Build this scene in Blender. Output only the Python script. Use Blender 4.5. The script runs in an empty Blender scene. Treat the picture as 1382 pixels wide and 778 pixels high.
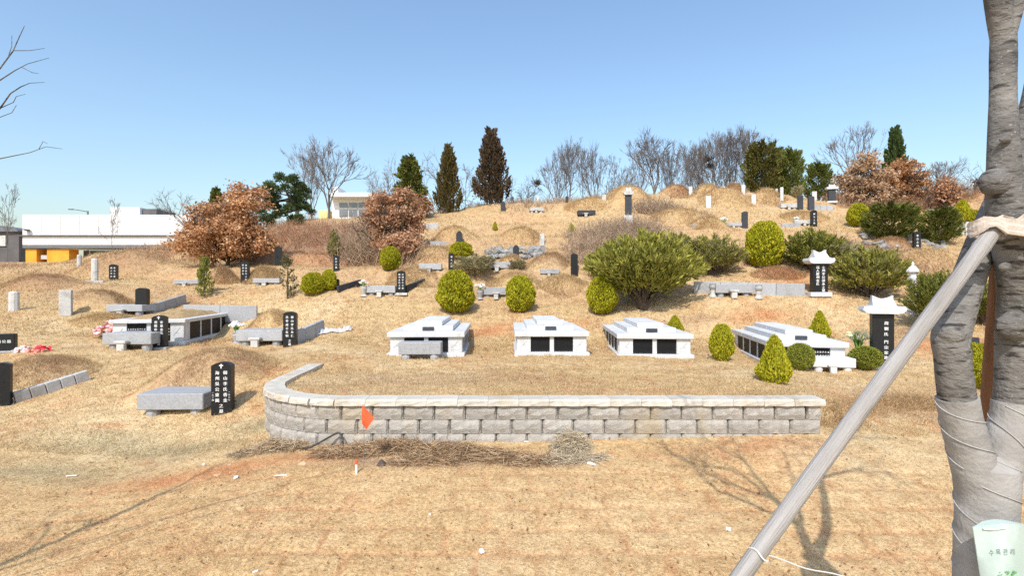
import bpy, bmesh, math, random
import numpy as np
from mathutils import Matrix, Vector

# ------------------------------------------------------------------ camera, sky, sun, exposure
SC = bpy.context.scene
C = SC.collection
F = 691.0                      # focal length in photo pixels (photo is 1382 x 778, 90 degrees wide)
CAMZ = 2.4
cam = bpy.data.cameras.new('camera')
cam.sensor_width = 36.0
cam.lens = 18.0
cam.clip_start = 0.05
cam.clip_end = 3000.0
camo = bpy.data.objects.new('camera', cam)
camo.location = (0, 0, CAMZ)
camo.rotation_euler = (math.radians(90), 0, 0)
C.objects.link(camo)
SC.camera = camo

SUN_EL = math.radians(47.0)
SHADOW_AZ = math.radians(16.0)          # shadows run forward and to the right
sx, sy = -math.sin(SHADOW_AZ), -math.cos(SHADOW_AZ)   # horizontal direction towards the sun
world = bpy.data.worlds.new('World')
SC.world = world
world.use_nodes = True
wn = world.node_tree
wn.nodes.clear()
w_out = wn.nodes.new('ShaderNodeOutputWorld')
w_bg = wn.nodes.new('ShaderNodeBackground')
w_sky = wn.nodes.new('ShaderNodeTexSky')
w_sky.sky_type = 'NISHITA'
w_sky.sun_disc = False
w_sky.sun_elevation = SUN_EL
w_sky.sun_rotation = math.atan2(sx, sy)
w_sky.altitude = 0
w_sky.air_density = 1.5
w_sky.dust_density = 1.9
w_sky.ozone_density = 4.6
w_bg.inputs[1].default_value = 0.15
wn.links.new(w_sky.outputs[0], w_bg.inputs[0])
wn.links.new(w_bg.outputs[0], w_out.inputs[0])

sun = bpy.data.lights.new('sun', 'SUN')
sun.energy = 2.95
sun.angle = math.radians(0.55)
sun.color = (1.0, 0.955, 0.89)
suno = bpy.data.objects.new('sun', sun)
sd = Vector((sx * math.cos(SUN_EL), sy * math.cos(SUN_EL), math.sin(SUN_EL)))
suno.rotation_euler = sd.to_track_quat('Z', 'Y').to_euler()
suno.location = (-10, -20, 30)
C.objects.link(suno)

SC.view_settings.view_transform = 'Standard'
SC.view_settings.look = 'None'
SC.view_settings.exposure = 0.53
SC.view_settings.gamma = 1.0
SC.render.engine = 'CYCLES'
SC.cycles.use_denoising = False
SC.cycles.max_bounces = 6
SC.cycles.diffuse_bounces = 3
SC.cycles.transparent_max_bounces = 4

# ------------------------------------------------------------------ helpers
rng = np.random.default_rng(7)

def P3(u, v, Y):
    """photo pixel + distance along the view axis -> world point"""
    return np.array([(u - 691.0) / F * Y, Y, CAMZ - (v - 389.0) / F * Y])

def _hash(ix, iy, s):
    n = (ix.astype(np.int64) * 374761393 + iy.astype(np.int64) * 668265263 + s * 982451653) & 0x7fffffff
    n = ((n ^ (n >> 13)) * 1274126177) & 0x7fffffff
    return ((n ^ (n >> 16)) & 0xffff) / 65535.0

def vnoise(x, y, s=0):
    x = np.asarray(x, float); y = np.asarray(y, float)
    ix = np.floor(x); iy = np.floor(y)
    fx = x - ix; fy = y - iy
    fx = fx * fx * (3 - 2 * fx); fy = fy * fy * (3 - 2 * fy)
    a = _hash(ix, iy, s); b = _hash(ix + 1, iy, s); c = _hash(ix, iy + 1, s); d = _hash(ix + 1, iy + 1, s)
    return (a * (1 - fx) + b * fx) * (1 - fy) + (c * (1 - fx) + d * fx) * fy

def fbm(x, y, s=0, o=4):
    t = 0; a = 0.5
    for k in range(o):
        t = t + a * vnoise(x, y, s + k * 17)
        x = x * 2.03 + 3.1; y = y * 2.03 + 1.7; a *= 0.5
    return t / (1 - 0.5 ** o)

def sstep(a, b, x):
    t = np.clip((np.asarray(x, float) - a) / (b - a), 0, 1)
    return t * t * (3 - 2 * t)

def mesh_np(name, V, Fc, mat=None, col=None, smooth=False):
    """mesh from numpy arrays; Fc is an (n,3) or (n,4) array or a list of such arrays"""
    me = bpy.data.meshes.new(name)
    if not isinstance(Fc, list): Fc = [Fc]
    Fc = [np.asarray(f, np.int32) for f in Fc if len(f)]
    V = np.asarray(V, np.float32)
    me.vertices.add(len(V)); me.vertices.foreach_set('co', V.ravel())
    nl = sum(f.size for f in Fc); nf = sum(len(f) for f in Fc)
    me.loops.add(nl); me.polygons.add(nf)
    me.loops.foreach_set('vertex_index', np.concatenate([f.ravel() for f in Fc]))
    tot = np.concatenate([np.full(len(f), f.shape[1], np.int32) for f in Fc])
    st = np.zeros(nf, np.int32); st[1:] = np.cumsum(tot)[:-1]
    me.polygons.foreach_set('loop_start', st)
    if smooth: me.polygons.foreach_set('use_smooth', np.ones(nf, bool))
    if col is not None:
        a = me.color_attributes.new('Col', 'FLOAT_COLOR', 'POINT')
        c4 = np.ones((len(V), 4), np.float32); c4[:, :3] = col
        a.data.foreach_set('color', c4.ravel())
    me.update(calc_edges=True)
    me.validate()
    if mat: me.materials.append(mat)
    return me

def link(name, me, parent=None, loc=None, rz=0.0):
    o = bpy.data.objects.new(name, me)
    C.objects.link(o)
    if parent is not None: o.parent = parent
    if loc is not None: o.location = loc
    if rz: o.rotation_euler = (0, 0, rz)
    return o

LABELS = {}
def tag(o, label, cat, group=None, kind=None):
    if label: o['label'] = label
    if cat: o['category'] = cat
    if group: o['group'] = group
    if kind: o['kind'] = kind
    if label:
        if label in LABELS: print('DUPLICATE LABEL', label)
        LABELS[label] = o
        n = len(label.split())
        if n < 4 or n > 16: print('LABEL LENGTH', n, label)
    return o

def thing(name, label, cat, loc=(0, 0, 0), rz=0.0, group=None):
    o = bpy.data.objects.new(name, None)
    o.empty_display_size = 0.2
    C.objects.link(o)
    o.location = loc; o.rotation_euler = (0, 0, rz)
    return tag(o, label, cat, group)

def copy_parts(src, dst):
    for ch in list(src.children):
        c = ch.copy(); C.objects.link(c); c.parent = dst
        for g in list(ch.children):
            d = g.copy(); C.objects.link(d); d.parent = c

class MB:
    """collects shapes for ONE mesh object"""
    def __init__(s): s.v = []; s.f = []
    def add(s, V, Fc, M=None):
        b = len(s.v)
        for p in V:
            p = Vector(p)
            if M is not None: p = M @ p
            s.v.append((p.x, p.y, p.z))
        for f in Fc: s.f.append(tuple(i + b for i in f))
        return s
    def hull(s, pts, M=None):
        bm = bmesh.new()
        for p in pts: bm.verts.new(p)
        r = bmesh.ops.convex_hull(bm, input=bm.verts[:])
        bmesh.ops.delete(bm, geom=list({g for g in r['geom_interior'] + r['geom_unused'] if isinstance(g, bmesh.types.BMVert)}), context='VERTS')
        bmesh.ops.dissolve_limit(bm, angle_limit=0.02, verts=bm.verts[:], edges=bm.edges[:])
        bm.verts.index_update()
        s.add([v.co.copy() for v in bm.verts], [[v.index for v in f.verts] for f in bm.faces], M)
        bm.free()
        return s
    def box(s, c, d, b=0.0, M=None, taper=1.0):
        hx, hy, hz = d[0] / 2, d[1] / 2, d[2] / 2
        pts = []
        if b <= 0:
            for sx_ in (-1, 1):
                for sy_ in (-1, 1):
                    for sz_ in (-1, 1):
                        t = taper if sz_ > 0 else 1
                        pts.append((c[0] + sx_ * hx * t, c[1] + sy_ * hy * t, c[2] + sz_ * hz))
            s.add(pts, [(0, 1, 3, 2), (4, 6, 7, 5), (0, 4, 5, 1), (2, 3, 7, 6), (0, 2, 6, 4), (1, 5, 7, 3)], M)
            return s
        for sx_ in (-1, 1):
            for sy_ in (-1, 1):
                for sz_ in (-1, 1):
                    t = taper if sz_ > 0 else 1
                    for k in range(3):
                        q = [hx * t - (b if k != 0 else 0), hy * t - (b if k != 1 else 0), hz - (b if k != 2 else 0)]
                        pts.append((c[0] + sx_ * q[0], c[1] + sy_ * q[1], c[2] + sz_ * q[2]))
        return s.hull(pts, M)
    def prism(s, prof, y0, y1, M=None):
        """profile in (x, z) extruded along y"""
        n = len(prof)
        V = [(x, y0, z) for x, z in prof] + [(x, y1, z) for x, z in prof]
        Fc = [tuple(range(n)), tuple(range(2 * n - 1, n - 1, -1))]
        for i in range(n):
            j = (i + 1) % n
            Fc.append((j, i, n + i, n + j))
        return s.add(V, Fc, M)
    def lathe(s, prof, n=16, M=None, sx_=1.0, sy_=1.0):
        V = []; Fc = []
        for r, z in prof:
            for k in range(n):
                a = 2 * math.pi * k / n
                V.append((r * math.cos(a) * sx_, r * math.sin(a) * sy_, z))
        m = len(prof)
        for i in range(m - 1):
            for k in range(n):
                j = (k + 1) % n
                Fc.append((i * n + k, i * n + j, (i + 1) * n + j, (i + 1) * n + k))
        Fc.append(tuple(range(n - 1, -1, -1)))
        Fc.append(tuple((m - 1) * n + k for k in range(n)))
        return s.add(V, Fc, M)
    def tube(s, pts, rad, n=8, cap=True, wob=0.0, seed=0):
        pts = [Vector(p) for p in pts]
        if not hasattr(rad, '__len__'): rad = [rad] * len(pts)
        r_ = random.Random(seed)
        V = []; Fc = []
        up = Vector((0.31, 0.2, 0.93)).normalized()
        fx = None
        for i, p in enumerate(pts):
            d = (pts[min(i + 1, len(pts) - 1)] - pts[max(i - 1, 0)]).normalized()
            if fx is None:
                fx = d.cross(up)
                if fx.length < 0.1: fx = d.cross(Vector((1, 0, 0)))
            fx = (fx - d * fx.dot(d)).normalized()
            fy = d.cross(fx)
            for k in range(n):
                a = 2 * math.pi * k / n
                rr = rad[i] * (1 + wob * (r_.random() - 0.5))
                V.append(p + (fx * math.cos(a) + fy * math.sin(a)) * rr)
        m = len(pts)
        for i in range(m - 1):
            for k in range(n):
                j = (k + 1) % n
                Fc.append((i * n + k, i * n + j, (i + 1) * n + j, (i + 1) * n + k))
        if cap:
            Fc.append(tuple(range(n - 1, -1, -1)))
            Fc.append(tuple((m - 1) * n + k for k in range(n)))
        return s.add(V, Fc)
    def mesh(s, name, mat, smooth=False):
        me = bpy.data.meshes.new(name)
        me.from_pydata(s.v, [], s.f)
        bm = bmesh.new(); bm.from_mesh(me)
        bmesh.ops.recalc_face_normals(bm, faces=bm.faces[:])
        bm.to_mesh(me); bm.free()
        if smooth:
            me.polygons.foreach_set('use_smooth', np.ones(len(me.polygons), bool))
            me.set_sharp_from_angle(angle=math.radians(38))
        if mat: me.materials.append(mat)
        return me
    def build(s, name, mat, parent=None, loc=None, rz=0.0, smooth=False):
        return link(name, s.mesh(name, mat, smooth), parent, loc, rz)

# ------------------------------------------------------------------ materials
def nd(nt, t, **kw):
    n = nt.nodes.new(t)
    for k, v in kw.items(): setattr(n, k, v)
    return n

def new_mat(name):
    m = bpy.data.materials.new(name); m.use_nodes = True
    nt = m.node_tree; nt.nodes.clear()
    o = nd(nt, 'ShaderNodeOutputMaterial')
    return m, nt, o

def ramp(nt, src, stops):
    r = nd(nt, 'ShaderNodeValToRGB')
    e = r.color_ramp.elements
    while len(e) < len(stops): e.new(0.5)
    for i, (p, c) in enumerate(stops):
        e[i].position = p; e[i].color = (c[0], c[1], c[2], 1)
    nt.links.new(src, r.inputs[0])
    return r

def surface(name, c1, c2, scale=8.0, rough=0.85, bump=0.2, bscale=None, spec=0.3, detail=6, speck=None, stretch=None, coat=0.0, dirt=None, vary=0.0):
    """procedural two-tone surface with grain; speck=(colour, scale, threshold); dirt=(colour, scale, lo, hi)"""
    m, nt, out = new_mat(name)
    L = nt.links.new
    b = nd(nt, 'ShaderNodeBsdfPrincipled')
    tc = nd(nt, 'ShaderNodeTexCoord')
    mp = nd(nt, 'ShaderNodeMapping')
    if stretch: mp.inputs['Scale'].default_value = stretch
    L(tc.outputs['Object'], mp.inputs[0])
    n1 = nd(nt, 'ShaderNodeTexNoise'); n1.inputs['Scale'].default_value = scale; n1.inputs['Detail'].default_value = detail
    L(mp.outputs[0], n1.inputs[0])
    r = ramp(nt, n1.outputs[0], [(0.3, c1), (0.7, c2)])
    colr = r.outputs[0]
    def mixc(a, bb, fac, mode='MIX'):
        x = nd(nt, 'ShaderNodeMix'); x.data_type = 'RGBA'; x.blend_type = mode
        if isinstance(fac, float): x.inputs[0].default_value = fac
        else: L(fac, x.inputs[0])
        L(a, x.inputs[6])
        if isinstance(bb, tuple): x.inputs[7].default_value = (*bb, 1)
        else: L(bb, x.inputs[7])
        return x.outputs[2]
    if speck:
        n2 = nd(nt, 'ShaderNodeTexNoise'); n2.inputs['Scale'].default_value = speck[1]; n2.inputs['Detail'].default_value = 1
        L(tc.outputs['Object'], n2.inputs[0])
        r2 = ramp(nt, n2.outputs[0], [(speck[2], (0, 0, 0)), (speck[2] + 0.06, (1, 1, 1))])
        colr = mixc(colr, speck[0], r2.outputs[0])
    if dirt:
        n3 = nd(nt, 'ShaderNodeTexNoise'); n3.inputs['Scale'].default_value = dirt[1]; n3.inputs['Detail'].default_value = 5
        mp3 = nd(nt, 'ShaderNodeMapping'); mp3.inputs['Location'].default_value = (4.1, 2.3, 7.7)
        if len(dirt) > 4: mp3.inputs['Scale'].default_value = dirt[4]
        oi3 = nd(nt, 'ShaderNodeObjectInfo')
        va = nd(nt, 'ShaderNodeVectorMath'); va.operation = 'ADD'
        L(tc.outputs['Object'], va.inputs[0]); L(oi3.outputs['Location'], va.inputs[1])
        L(va.outputs[0], mp3.inputs[0]); L(mp3.outputs[0], n3.inputs[0])
        r3 = ramp(nt, n3.outputs[0], [(dirt[2], (0, 0, 0)), (dirt[3], (1, 1, 1))])
        colr = mixc(colr, dirt[0], r3.outputs[0])
    if vary:
        oi = nd(nt, 'ShaderNodeObjectInfo')
        mr = nd(nt, 'ShaderNodeMapRange'); mr.inputs[3].default_value = 1 - vary; mr.inputs[4].default_value = 1 + vary
        L(oi.outputs['Random'], mr.inputs[0])
        hs = nd(nt, 'ShaderNodeHueSaturation'); L(colr, hs.inputs['Color']); L(mr.outputs[0], hs.inputs['Value'])
        colr = hs.outputs[0]
    L(colr, b.inputs['Base Color'])
    b.inputs['Roughness'].default_value = rough
    b.inputs['Specular IOR Level'].default_value = spec
    if coat: b.inputs['Coat Weight'].default_value = coat; b.inputs['Coat Roughness'].default_value = 0.15
    if bump:
        nb = nd(nt, 'ShaderNodeTexNoise'); nb.inputs['Scale'].default_value = bscale or scale * 3; nb.inputs['Detail'].default_value = 5
        L(mp.outputs[0], nb.inputs[0])
        bp = nd(nt, 'ShaderNodeBump'); bp.inputs['Strength'].default_value = bump; bp.inputs['Distance'].default_value = 0.02
        L(nb.outputs[0], bp.inputs['Height']); L(bp.outputs[0], b.inputs['Normal'])
    L(b.outputs[0], out.inputs[0])
    return m

def leafy(name, transl=0.35, vary=0.12, rough=0.7, gain=1.0):
    """thin leaves / blades coloured by their own colour attribute"""
    m, nt, out = new_mat(name)
    L = nt.links.new
    at = nd(nt, 'ShaderNodeAttribute'); at.attribute_name = 'Col'
    oi = nd(nt, 'ShaderNodeObjectInfo')
    mr = nd(nt, 'ShaderNodeMapRange'); mr.inputs[3].default_value = gain * (1 - vary); mr.inputs[4].default_value = gain * (1 + vary)
    L(oi.outputs['Random'], mr.inputs[0])
    hs = nd(nt, 'ShaderNodeHueSaturation'); L(at.outputs['Color'], hs.inputs['Color']); L(mr.outputs[0], hs.inputs['Value'])
    d = nd(nt, 'ShaderNodeBsdfDiffuse'); t = nd(nt, 'ShaderNodeBsdfTranslucent')
    L(hs.outputs[0], d.inputs[0]); L(hs.outputs[0], t.inputs[0])
    mx = nd(nt, 'ShaderNodeMixShader'); mx.inputs[0].default_value = transl
    L(d.outputs[0], mx.inputs[1]); L(t.outputs[0], mx.inputs[2])
    L(mx.outputs[0], out.inputs[0])
    return m

def ground_mat():
    m, nt, out = new_mat('dry_turf')
    L = nt.links.new
    b = nd(nt, 'ShaderNodeBsdfPrincipled')
    at = nd(nt, 'ShaderNodeAttribute'); at.attribute_name = 'Col'
    geo = nd(nt, 'ShaderNodeNewGeometry')
    n1 = nd(nt, 'ShaderNodeTexNoise'); n1.inputs['Scale'].default_value = 26; n1.inputs['Detail'].default_value = 7; n1.inputs['Roughness'].default_value = 0.68
    L(geo.outputs['Position'], n1.inputs[0])
    r1 = ramp(nt, n1.outputs[0], [(0.27, (0.44, 0.39, 0.35)), (0.5, (0.98, 0.965, 0.94)), (0.72, (1.28, 1.30, 1.34))])
    n2 = nd(nt, 'ShaderNodeTexNoise'); n2.inputs['Scale'].default_value = 5.5; n2.inputs['Detail'].default_value = 6; n2.inputs['Roughness'].default_value = 0.65
    L(geo.outputs['Position'], n2.inputs[0])
    r2 = ramp(nt, n2.outputs[0], [(0.3, (0.74, 0.66, 0.60)), (0.5, (1.0, 0.99, 0.98)), (0.72, (1.12, 1.13, 1.13))])
    x1 = nd(nt, 'ShaderNodeMix'); x1.data_type = 'RGBA'; x1.blend_type = 'MULTIPLY'; x1.inputs[0].default_value = 1
    x2 = nd(nt, 'ShaderNodeMix'); x2.data_type = 'RGBA'; x2.blend_type = 'MULTIPLY'; x2.inputs[0].default_value = 1
    L(at.outputs['Color'], x1.inputs[6]); L(r1.outputs[0], x1.inputs[7])
    L(x1.outputs[2], x2.inputs[6]); L(r2.outputs[0], x2.inputs[7])
    L(x2.outputs[2], b.inputs['Base Color'])
    b.inputs['Roughness'].default_value = 0.95
    b.inputs['Specular IOR Level'].default_value = 0.1
    nb = nd(nt, 'ShaderNodeTexNoise'); nb.inputs['Scale'].default_value = 45; nb.inputs['Detail'].default_value = 5
    L(geo.outputs['Position'], nb.inputs[0])
    bp = nd(nt, 'ShaderNodeBump'); bp.inputs['Strength'].default_value = 0.7; bp.inputs['Distance'].default_value = 0.025
    L(nb.outputs[0], bp.inputs['Height']); L(bp.outputs[0], b.inputs['Normal'])
    L(b.outputs[0], out.inputs[0])
    return m

M = {}
M['ground'] = ground_mat()
M['grass'] = leafy('dry_grass_blades', 0.3, 0.0)
M['leaf'] = leafy('foliage', 0.22, 0.10)
M['oakleaf'] = leafy('dead_oak_leaves', 0.35, 0.10)
M['twig'] = surface('bare_bark', (0.12, 0.098, 0.084), (0.21, 0.178, 0.158), 5, 0.9, 0.2, vary=0.2)
M['darkbark'] = surface('dark_bark', (0.06, 0.045, 0.035), (0.13, 0.10, 0.08), 9, 0.9, 0.4)
M['cherry'] = surface('cherry_bark', (0.098, 0.09, 0.082), (0.235, 0.22, 0.20), 5.0, 0.85, 0.7, 34, stretch=(1, 1, 1.8), detail=10, speck=((0.26, 0.245, 0.225), 85, 0.66), dirt=((0.045, 0.039, 0.034), 12.0, 0.55, 0.66, (1, 1, 4.0)))
M['wrap'] = surface('tree_wrap_fabric', (0.29, 0.272, 0.25), (0.40, 0.38, 0.355), 7, 0.9, 0.3, 60, dirt=((0.21, 0.195, 0.18), 5.0, 0.48, 0.75, (1, 1, 2)))
M['wrapedge'] = surface('tree_wrap_edge', (0.38, 0.36, 0.33), (0.46, 0.44, 0.41), 9, 0.8, 0.2, 40)
M['pole'] = surface('debarked_pole', (0.265, 0.243, 0.22), (0.41, 0.385, 0.36), 3.0, 0.8, 0.45, 16, stretch=(11, 11, 0.6), detail=9, dirt=((0.15, 0.125, 0.105), 2.2, 0.52, 0.70, (4, 4, 0.9)))
M['brownpole'] = surface('brown_pole', (0.14, 0.065, 0.035), (0.24, 0.12, 0.065), 3.5, 0.8, 0.3, 14, stretch=(9, 9, 0.7))
M['cloth'] = surface('tie_cloth', (0.52, 0.43, 0.345), (0.64, 0.55, 0.46), 9, 0.9, 0.3, 60)
M['white'] = surface('white_granite', (0.57, 0.57, 0.57), (0.66, 0.66, 0.655), 30, 0.6, 0.05, 90, speck=((0.42, 0.42, 0.43), 160, 0.62), dirt=((0.44, 0.425, 0.39), 2.6, 0.52, 0.85, (2.2, 2.2, 0.8)), vary=0.04)
M['grey'] = surface('grey_granite', (0.33, 0.335, 0.345), (0.43, 0.435, 0.44), 25, 0.6, 0.08, 70, speck=((0.20, 0.20, 0.21), 150, 0.60), dirt=((0.27, 0.26, 0.23), 3, 0.55, 0.8), vary=0.10)
M['paleold'] = surface('weathered_granite', (0.47, 0.46, 0.43), (0.60, 0.59, 0.56), 14, 0.85, 0.25, 50, speck=((0.32, 0.31, 0.30), 110, 0.60), dirt=((0.33, 0.31, 0.27), 4, 0.52, 0.75), vary=0.10)
M['black'] = surface('black_granite', (0.010, 0.011, 0.012), (0.018, 0.019, 0.021), 30, 0.35, 0.0, spec=0.3, speck=((0.05, 0.05, 0.055), 220, 0.66))
M['panel'] = surface('black_niche_door', (0.008, 0.008, 0.009), (0.014, 0.014, 0.015), 20, 0.55, 0.0, spec=0.15)
M['slate'] = surface('dark_grey_granite', (0.030, 0.034, 0.040), (0.055, 0.060, 0.068), 25, 0.6, 0.06, 60, spec=0.2, speck=((0.12, 0.12, 0.13), 170, 0.64), vary=0.25)
M['letter'] = surface('white_lettering', (0.74, 0.74, 0.72), (0.80, 0.80, 0.78), 20, 0.8, 0.0)
M['block'] = surface('split_face_concrete', (0.31, 0.285, 0.248), (0.42, 0.388, 0.342), 11, 0.95, 0.7, 38, detail=8, speck=((0.52, 0.485, 0.43), 90, 0.63), dirt=((0.40, 0.335, 0.24), 1.1, 0.57, 0.72, (2.2, 2.2, 0.5)), vary=0.10)
M['cap'] = surface('cream_cap_stone', (0.45, 0.41, 0.34), (0.56, 0.52, 0.445), 7, 0.9, 0.4, 40, dirt=((0.42, 0.32, 0.20), 1.6, 0.52, 0.76), vary=0.06)
M['core'] = surface('dark_joint_concrete', (0.20, 0.185, 0.165), (0.28, 0.26, 0.23), 8, 0.95, 0.5)  # darker concrete seen through the block joints
M['curb'] = surface('curb_granite', (0.40, 0.40, 0.39), (0.52, 0.515, 0.50), 16, 0.8, 0.2, 60, dirt=((0.33, 0.30, 0.25), 2.4, 0.5, 0.75), vary=0.08)
M['rubble'] = surface('rubble_stone', (0.20, 0.195, 0.185), (0.34, 0.33, 0.31), 6, 0.95, 0.6, 20, vary=0.28)
M['soilstone'] = surface('clay_clod', (0.46, 0.27, 0.15), (0.62, 0.42, 0.27), 12, 0.95, 0.6, 30, vary=0.2)
M['bldwhite'] = surface('white_wall_panel', (0.66, 0.66, 0.655), (0.72, 0.72, 0.71), 0.6, 0.7, 0.0)
M['orange'] = surface('orange_wall', (0.72, 0.30, 0.03), (0.82, 0.38, 0.05), 0.9, 0.8, 0.05, dirt=((0.60, 0.25, 0.03), 0.8, 0.5, 0.8))
M['bldgrey'] = surface('grey_wall_panel', (0.09, 0.085, 0.085), (0.14, 0.13, 0.13), 0.7, 0.8, 0.0)
M['glass'] = surface('window_glass', (0.10, 0.125, 0.145), (0.16, 0.19, 0.21), 0.6, 0.1, 0.0, spec=0.6)
M['metal'] = surface('grey_metal', (0.12, 0.13, 0.14), (0.18, 0.19, 0.20), 5, 0.5, 0.0)
M['yellow'] = surface('pale_yellow_wall', (0.66, 0.52, 0.22), (0.74, 0.60, 0.28), 0.8, 0.8, 0.0)
M['flag'] = surface('orange_red_flag', (0.80, 0.10, 0.035), (0.88, 0.14, 0.05), 6, 0.6, 0.0)
M['red'] = surface('red_petal', (0.62, 0.03, 0.05), (0.80, 0.08, 0.10), 30, 0.7, 0.0, vary=0.1)
M['pink'] = surface('pink_petal', (0.80, 0.36, 0.38), (0.88, 0.58, 0.56), 25, 0.7, 0.0)
M['coral'] = surface('coral_petal', (0.80, 0.20, 0.17), (0.86, 0.36, 0.30), 25, 0.7, 0.0)
M['petalwhite'] = surface('white_petal', (0.78, 0.77, 0.70), (0.84, 0.84, 0.80), 25, 0.7, 0.0)
M['petalyellow'] = surface('pale_yellow_petal', (0.80, 0.76, 0.36), (0.86, 0.84, 0.58), 25, 0.7, 0.0)
M['stemgreen'] = surface('artificial_leaf', (0.12, 0.28, 0.05), (0.25, 0.45, 0.10), 25, 0.7, 0.0)
M['litter'] = surface('white_litter', (0.74, 0.74, 0.73), (0.82, 0.82, 0.81), 20, 0.7, 0.1)
M['plastic'] = surface('white_plastic_sheet', (0.50, 0.51, 0.53), (0.62, 0.62, 0.62), 6, 0.5, 0.3, 15)
M['hose'] = surface('dark_hose', (0.03, 0.03, 0.028), (0.07, 0.065, 0.06), 12, 0.6, 0.1)
M['bag'] = surface('pale_green_bag', (0.40, 0.52, 0.45), (0.52, 0.60, 0.55), 5, 0.5, 0.15, 12)
M['bagprint'] = surface('green_print', (0.10, 0.34, 0.10), (0.18, 0.45, 0.16), 12, 0.6, 0.0)
M['greytext'] = surface('grey_print', (0.16, 0.22, 0.20), (0.22, 0.28, 0.26), 12, 0.6, 0.0)
M['cord'] = surface('pale_cord', (0.62, 0.60, 0.56), (0.72, 0.70, 0.66), 12, 0.7, 0.0)
M['nest'] = surface('nest_twigs', (0.05, 0.04, 0.035), (0.10, 0.08, 0.06), 14, 0.95, 0.8)

# ------------------------------------------------------------------ terrain
CT = [  # photo pixel and distance of points on the ground
 (691,778,4.26),(100,778,4.26),(1300,778,4.3),(400,602,7.05),(691,600,6.9),(900,597,6.9),(1100,588,6.95),
 (150,640,6.7),(20,622,6.9),(300,603,7.3),(352,588,7.9),(230,562,8.5),(301,557,8.6),(5,547,9),(130,547,9),
 (400,481,11),(330,486,10.8),(370,520,9.2),(200,502,10.5),(100,486,11),(15,476,11.5),(45,474,11.5),
 (200,471,12.5),(392,467,13),(345,466,13),(311,449,15.8),(445,452,14),(120,442,14),(192,425,15.5),(88,425,15),(20,420,15),
 (300,429,16.7),(275,402,18.2),(390,403,17),(430,400,17.2),(541,400,17.5),(500,434,15.3),
 (128,382,20),(331,384,20),(250,386,20),(30,388,19),(105,361,24),(20,363,27),(62,362,26),(60,358,34),(170,340,27),(240,341,27),(308,359,22.5),(376,359,22),(350,342,26),
 (454,366,21.5),(526,365,20.5),(609,366,20),(580,369,20),(525,348,24),(592,336,23),(420,322,27),(480,302,29),(390,302,30),(560,302,28),
 (600,290,31),(640,281,32),(690,274,33),
 (577,486,11.3),(745,484,11.3),(880,486,11.3),(1060,512,9.5),(1130,498,10.8),(1190,496,10.8),(750,459,14.7),(577,459,14.7),(920,458,14.7),(1050,456,14.4),
 (615,423,16.5),(702,421,16.6),(812,424,16.5),(870,415,17),(960,420,16.1),(1060,420,15.9),(665,405,18),(757,401,18.3),(990,403,16.6),(1105,400,16.5),
 (697,360,21),(775,372,20),(742,373,20),(732,331,24),(620,332,23),(668,311,27),(771,313,26.5),(723,287,30.5),(792,293,29),(848,301,26.5),
 (770,273,33),(845,264,33.5),(930,265,33),(1017,276,30),(956,281,29),(1005,308,25),(960,316,24),(1000,260,34),
 (960,371,19),(1032,361,19.5),(1090,363,19),(1175,399,16.8),(1150,332,22.5),(1080,283,29),(1098,306,26),(1122,274,31),(1157,306,25),
 (1202,323,23),(1237,337,22),(1269,328,23),(1300,315,25),(1310,269,33),(1230,283,30),(1165,284,31),
 (1250,442,13.5),(1232,424,14.5),(1320,525,9.8),(1312,482,11.3),(1382,505,10.6),(1382,410,16),(1382,330,24),(1382,262,34),
 (1230,562,8.3),(1370,575,7.8),(1230,520,9.5),(1180,470,12.5),(1180,440,14.3)]
CW = [(-15,0,-.12),(0,0,-.1),(15,0,-.05),(0,-20,-.2),(-25,-12,-.3),(25,-12,-.1),(-40,20,2.0),(-42,36,4.2),(42,20,5.0),(48,36,9.0),(26,8,.7),(-20,8,.2),(-26,15,1.5),
 (-56,58,4.4),(-44,60,4.6),(-25,60,5.0),(-12,45,6.2),(0,46,6.8),(16,46,7.6),(42,52,7.6),(0,85,4.0),(45,95,4.0),(-45,100,4.0),(-80,40,4),(85,40,8),(-80,0,-.2),(80,0,0),(0,-70,-.3)]
_ctl = np.array([P3(*c) for c in CT] + CW, float)
_c2 = 1.1 ** 2
def _phi(ax, ay, bx, by): return np.sqrt((ax - bx) ** 2 + (ay - by) ** 2 + _c2)
_n = len(_ctl)
_A = np.zeros((_n + 3, _n + 3))
_A[:_n, :_n] = -_phi(_ctl[:, 0][:, None], _ctl[:, 1][:, None], _ctl[:, 0][None], _ctl[:, 1][None]) + np.eye(_n) * 0.12
_A[:_n, _n] = 1; _A[:_n, _n + 1] = _ctl[:, 0]; _A[:_n, _n + 2] = _ctl[:, 1]
_A[_n, :_n] = 1; _A[_n + 1, :_n] = _ctl[:, 0]; _A[_n + 2, :_n] = _ctl[:, 1]
_b = np.zeros(_n + 3); _b[:_n] = _ctl[:, 2]
_w = np.linalg.solve(_A, _b)

# retaining wall line (top of the wall face), right end to back left end
TER_Z = 0.835
WALL_X1, WALL_Y = 4.24, 7.0
def wall_path():
    pts = []
    ARC = (-2.33, 8.65); R = 1.65
    pts.append((WALL_X1, WALL_Y))
    pts.append((ARC[0], WALL_Y))
    for k in range(1, 13):
        a = math.radians(270 - k * 90 / 12 * 0.97)
        pts.append((ARC[0] + R * math.cos(a), ARC[1] + R * math.sin(a)))
    x, y = pts[-1]
    pts.append((x - 0.10, 10.35))
    return np.array(pts)
WP = wall_path()

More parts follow.
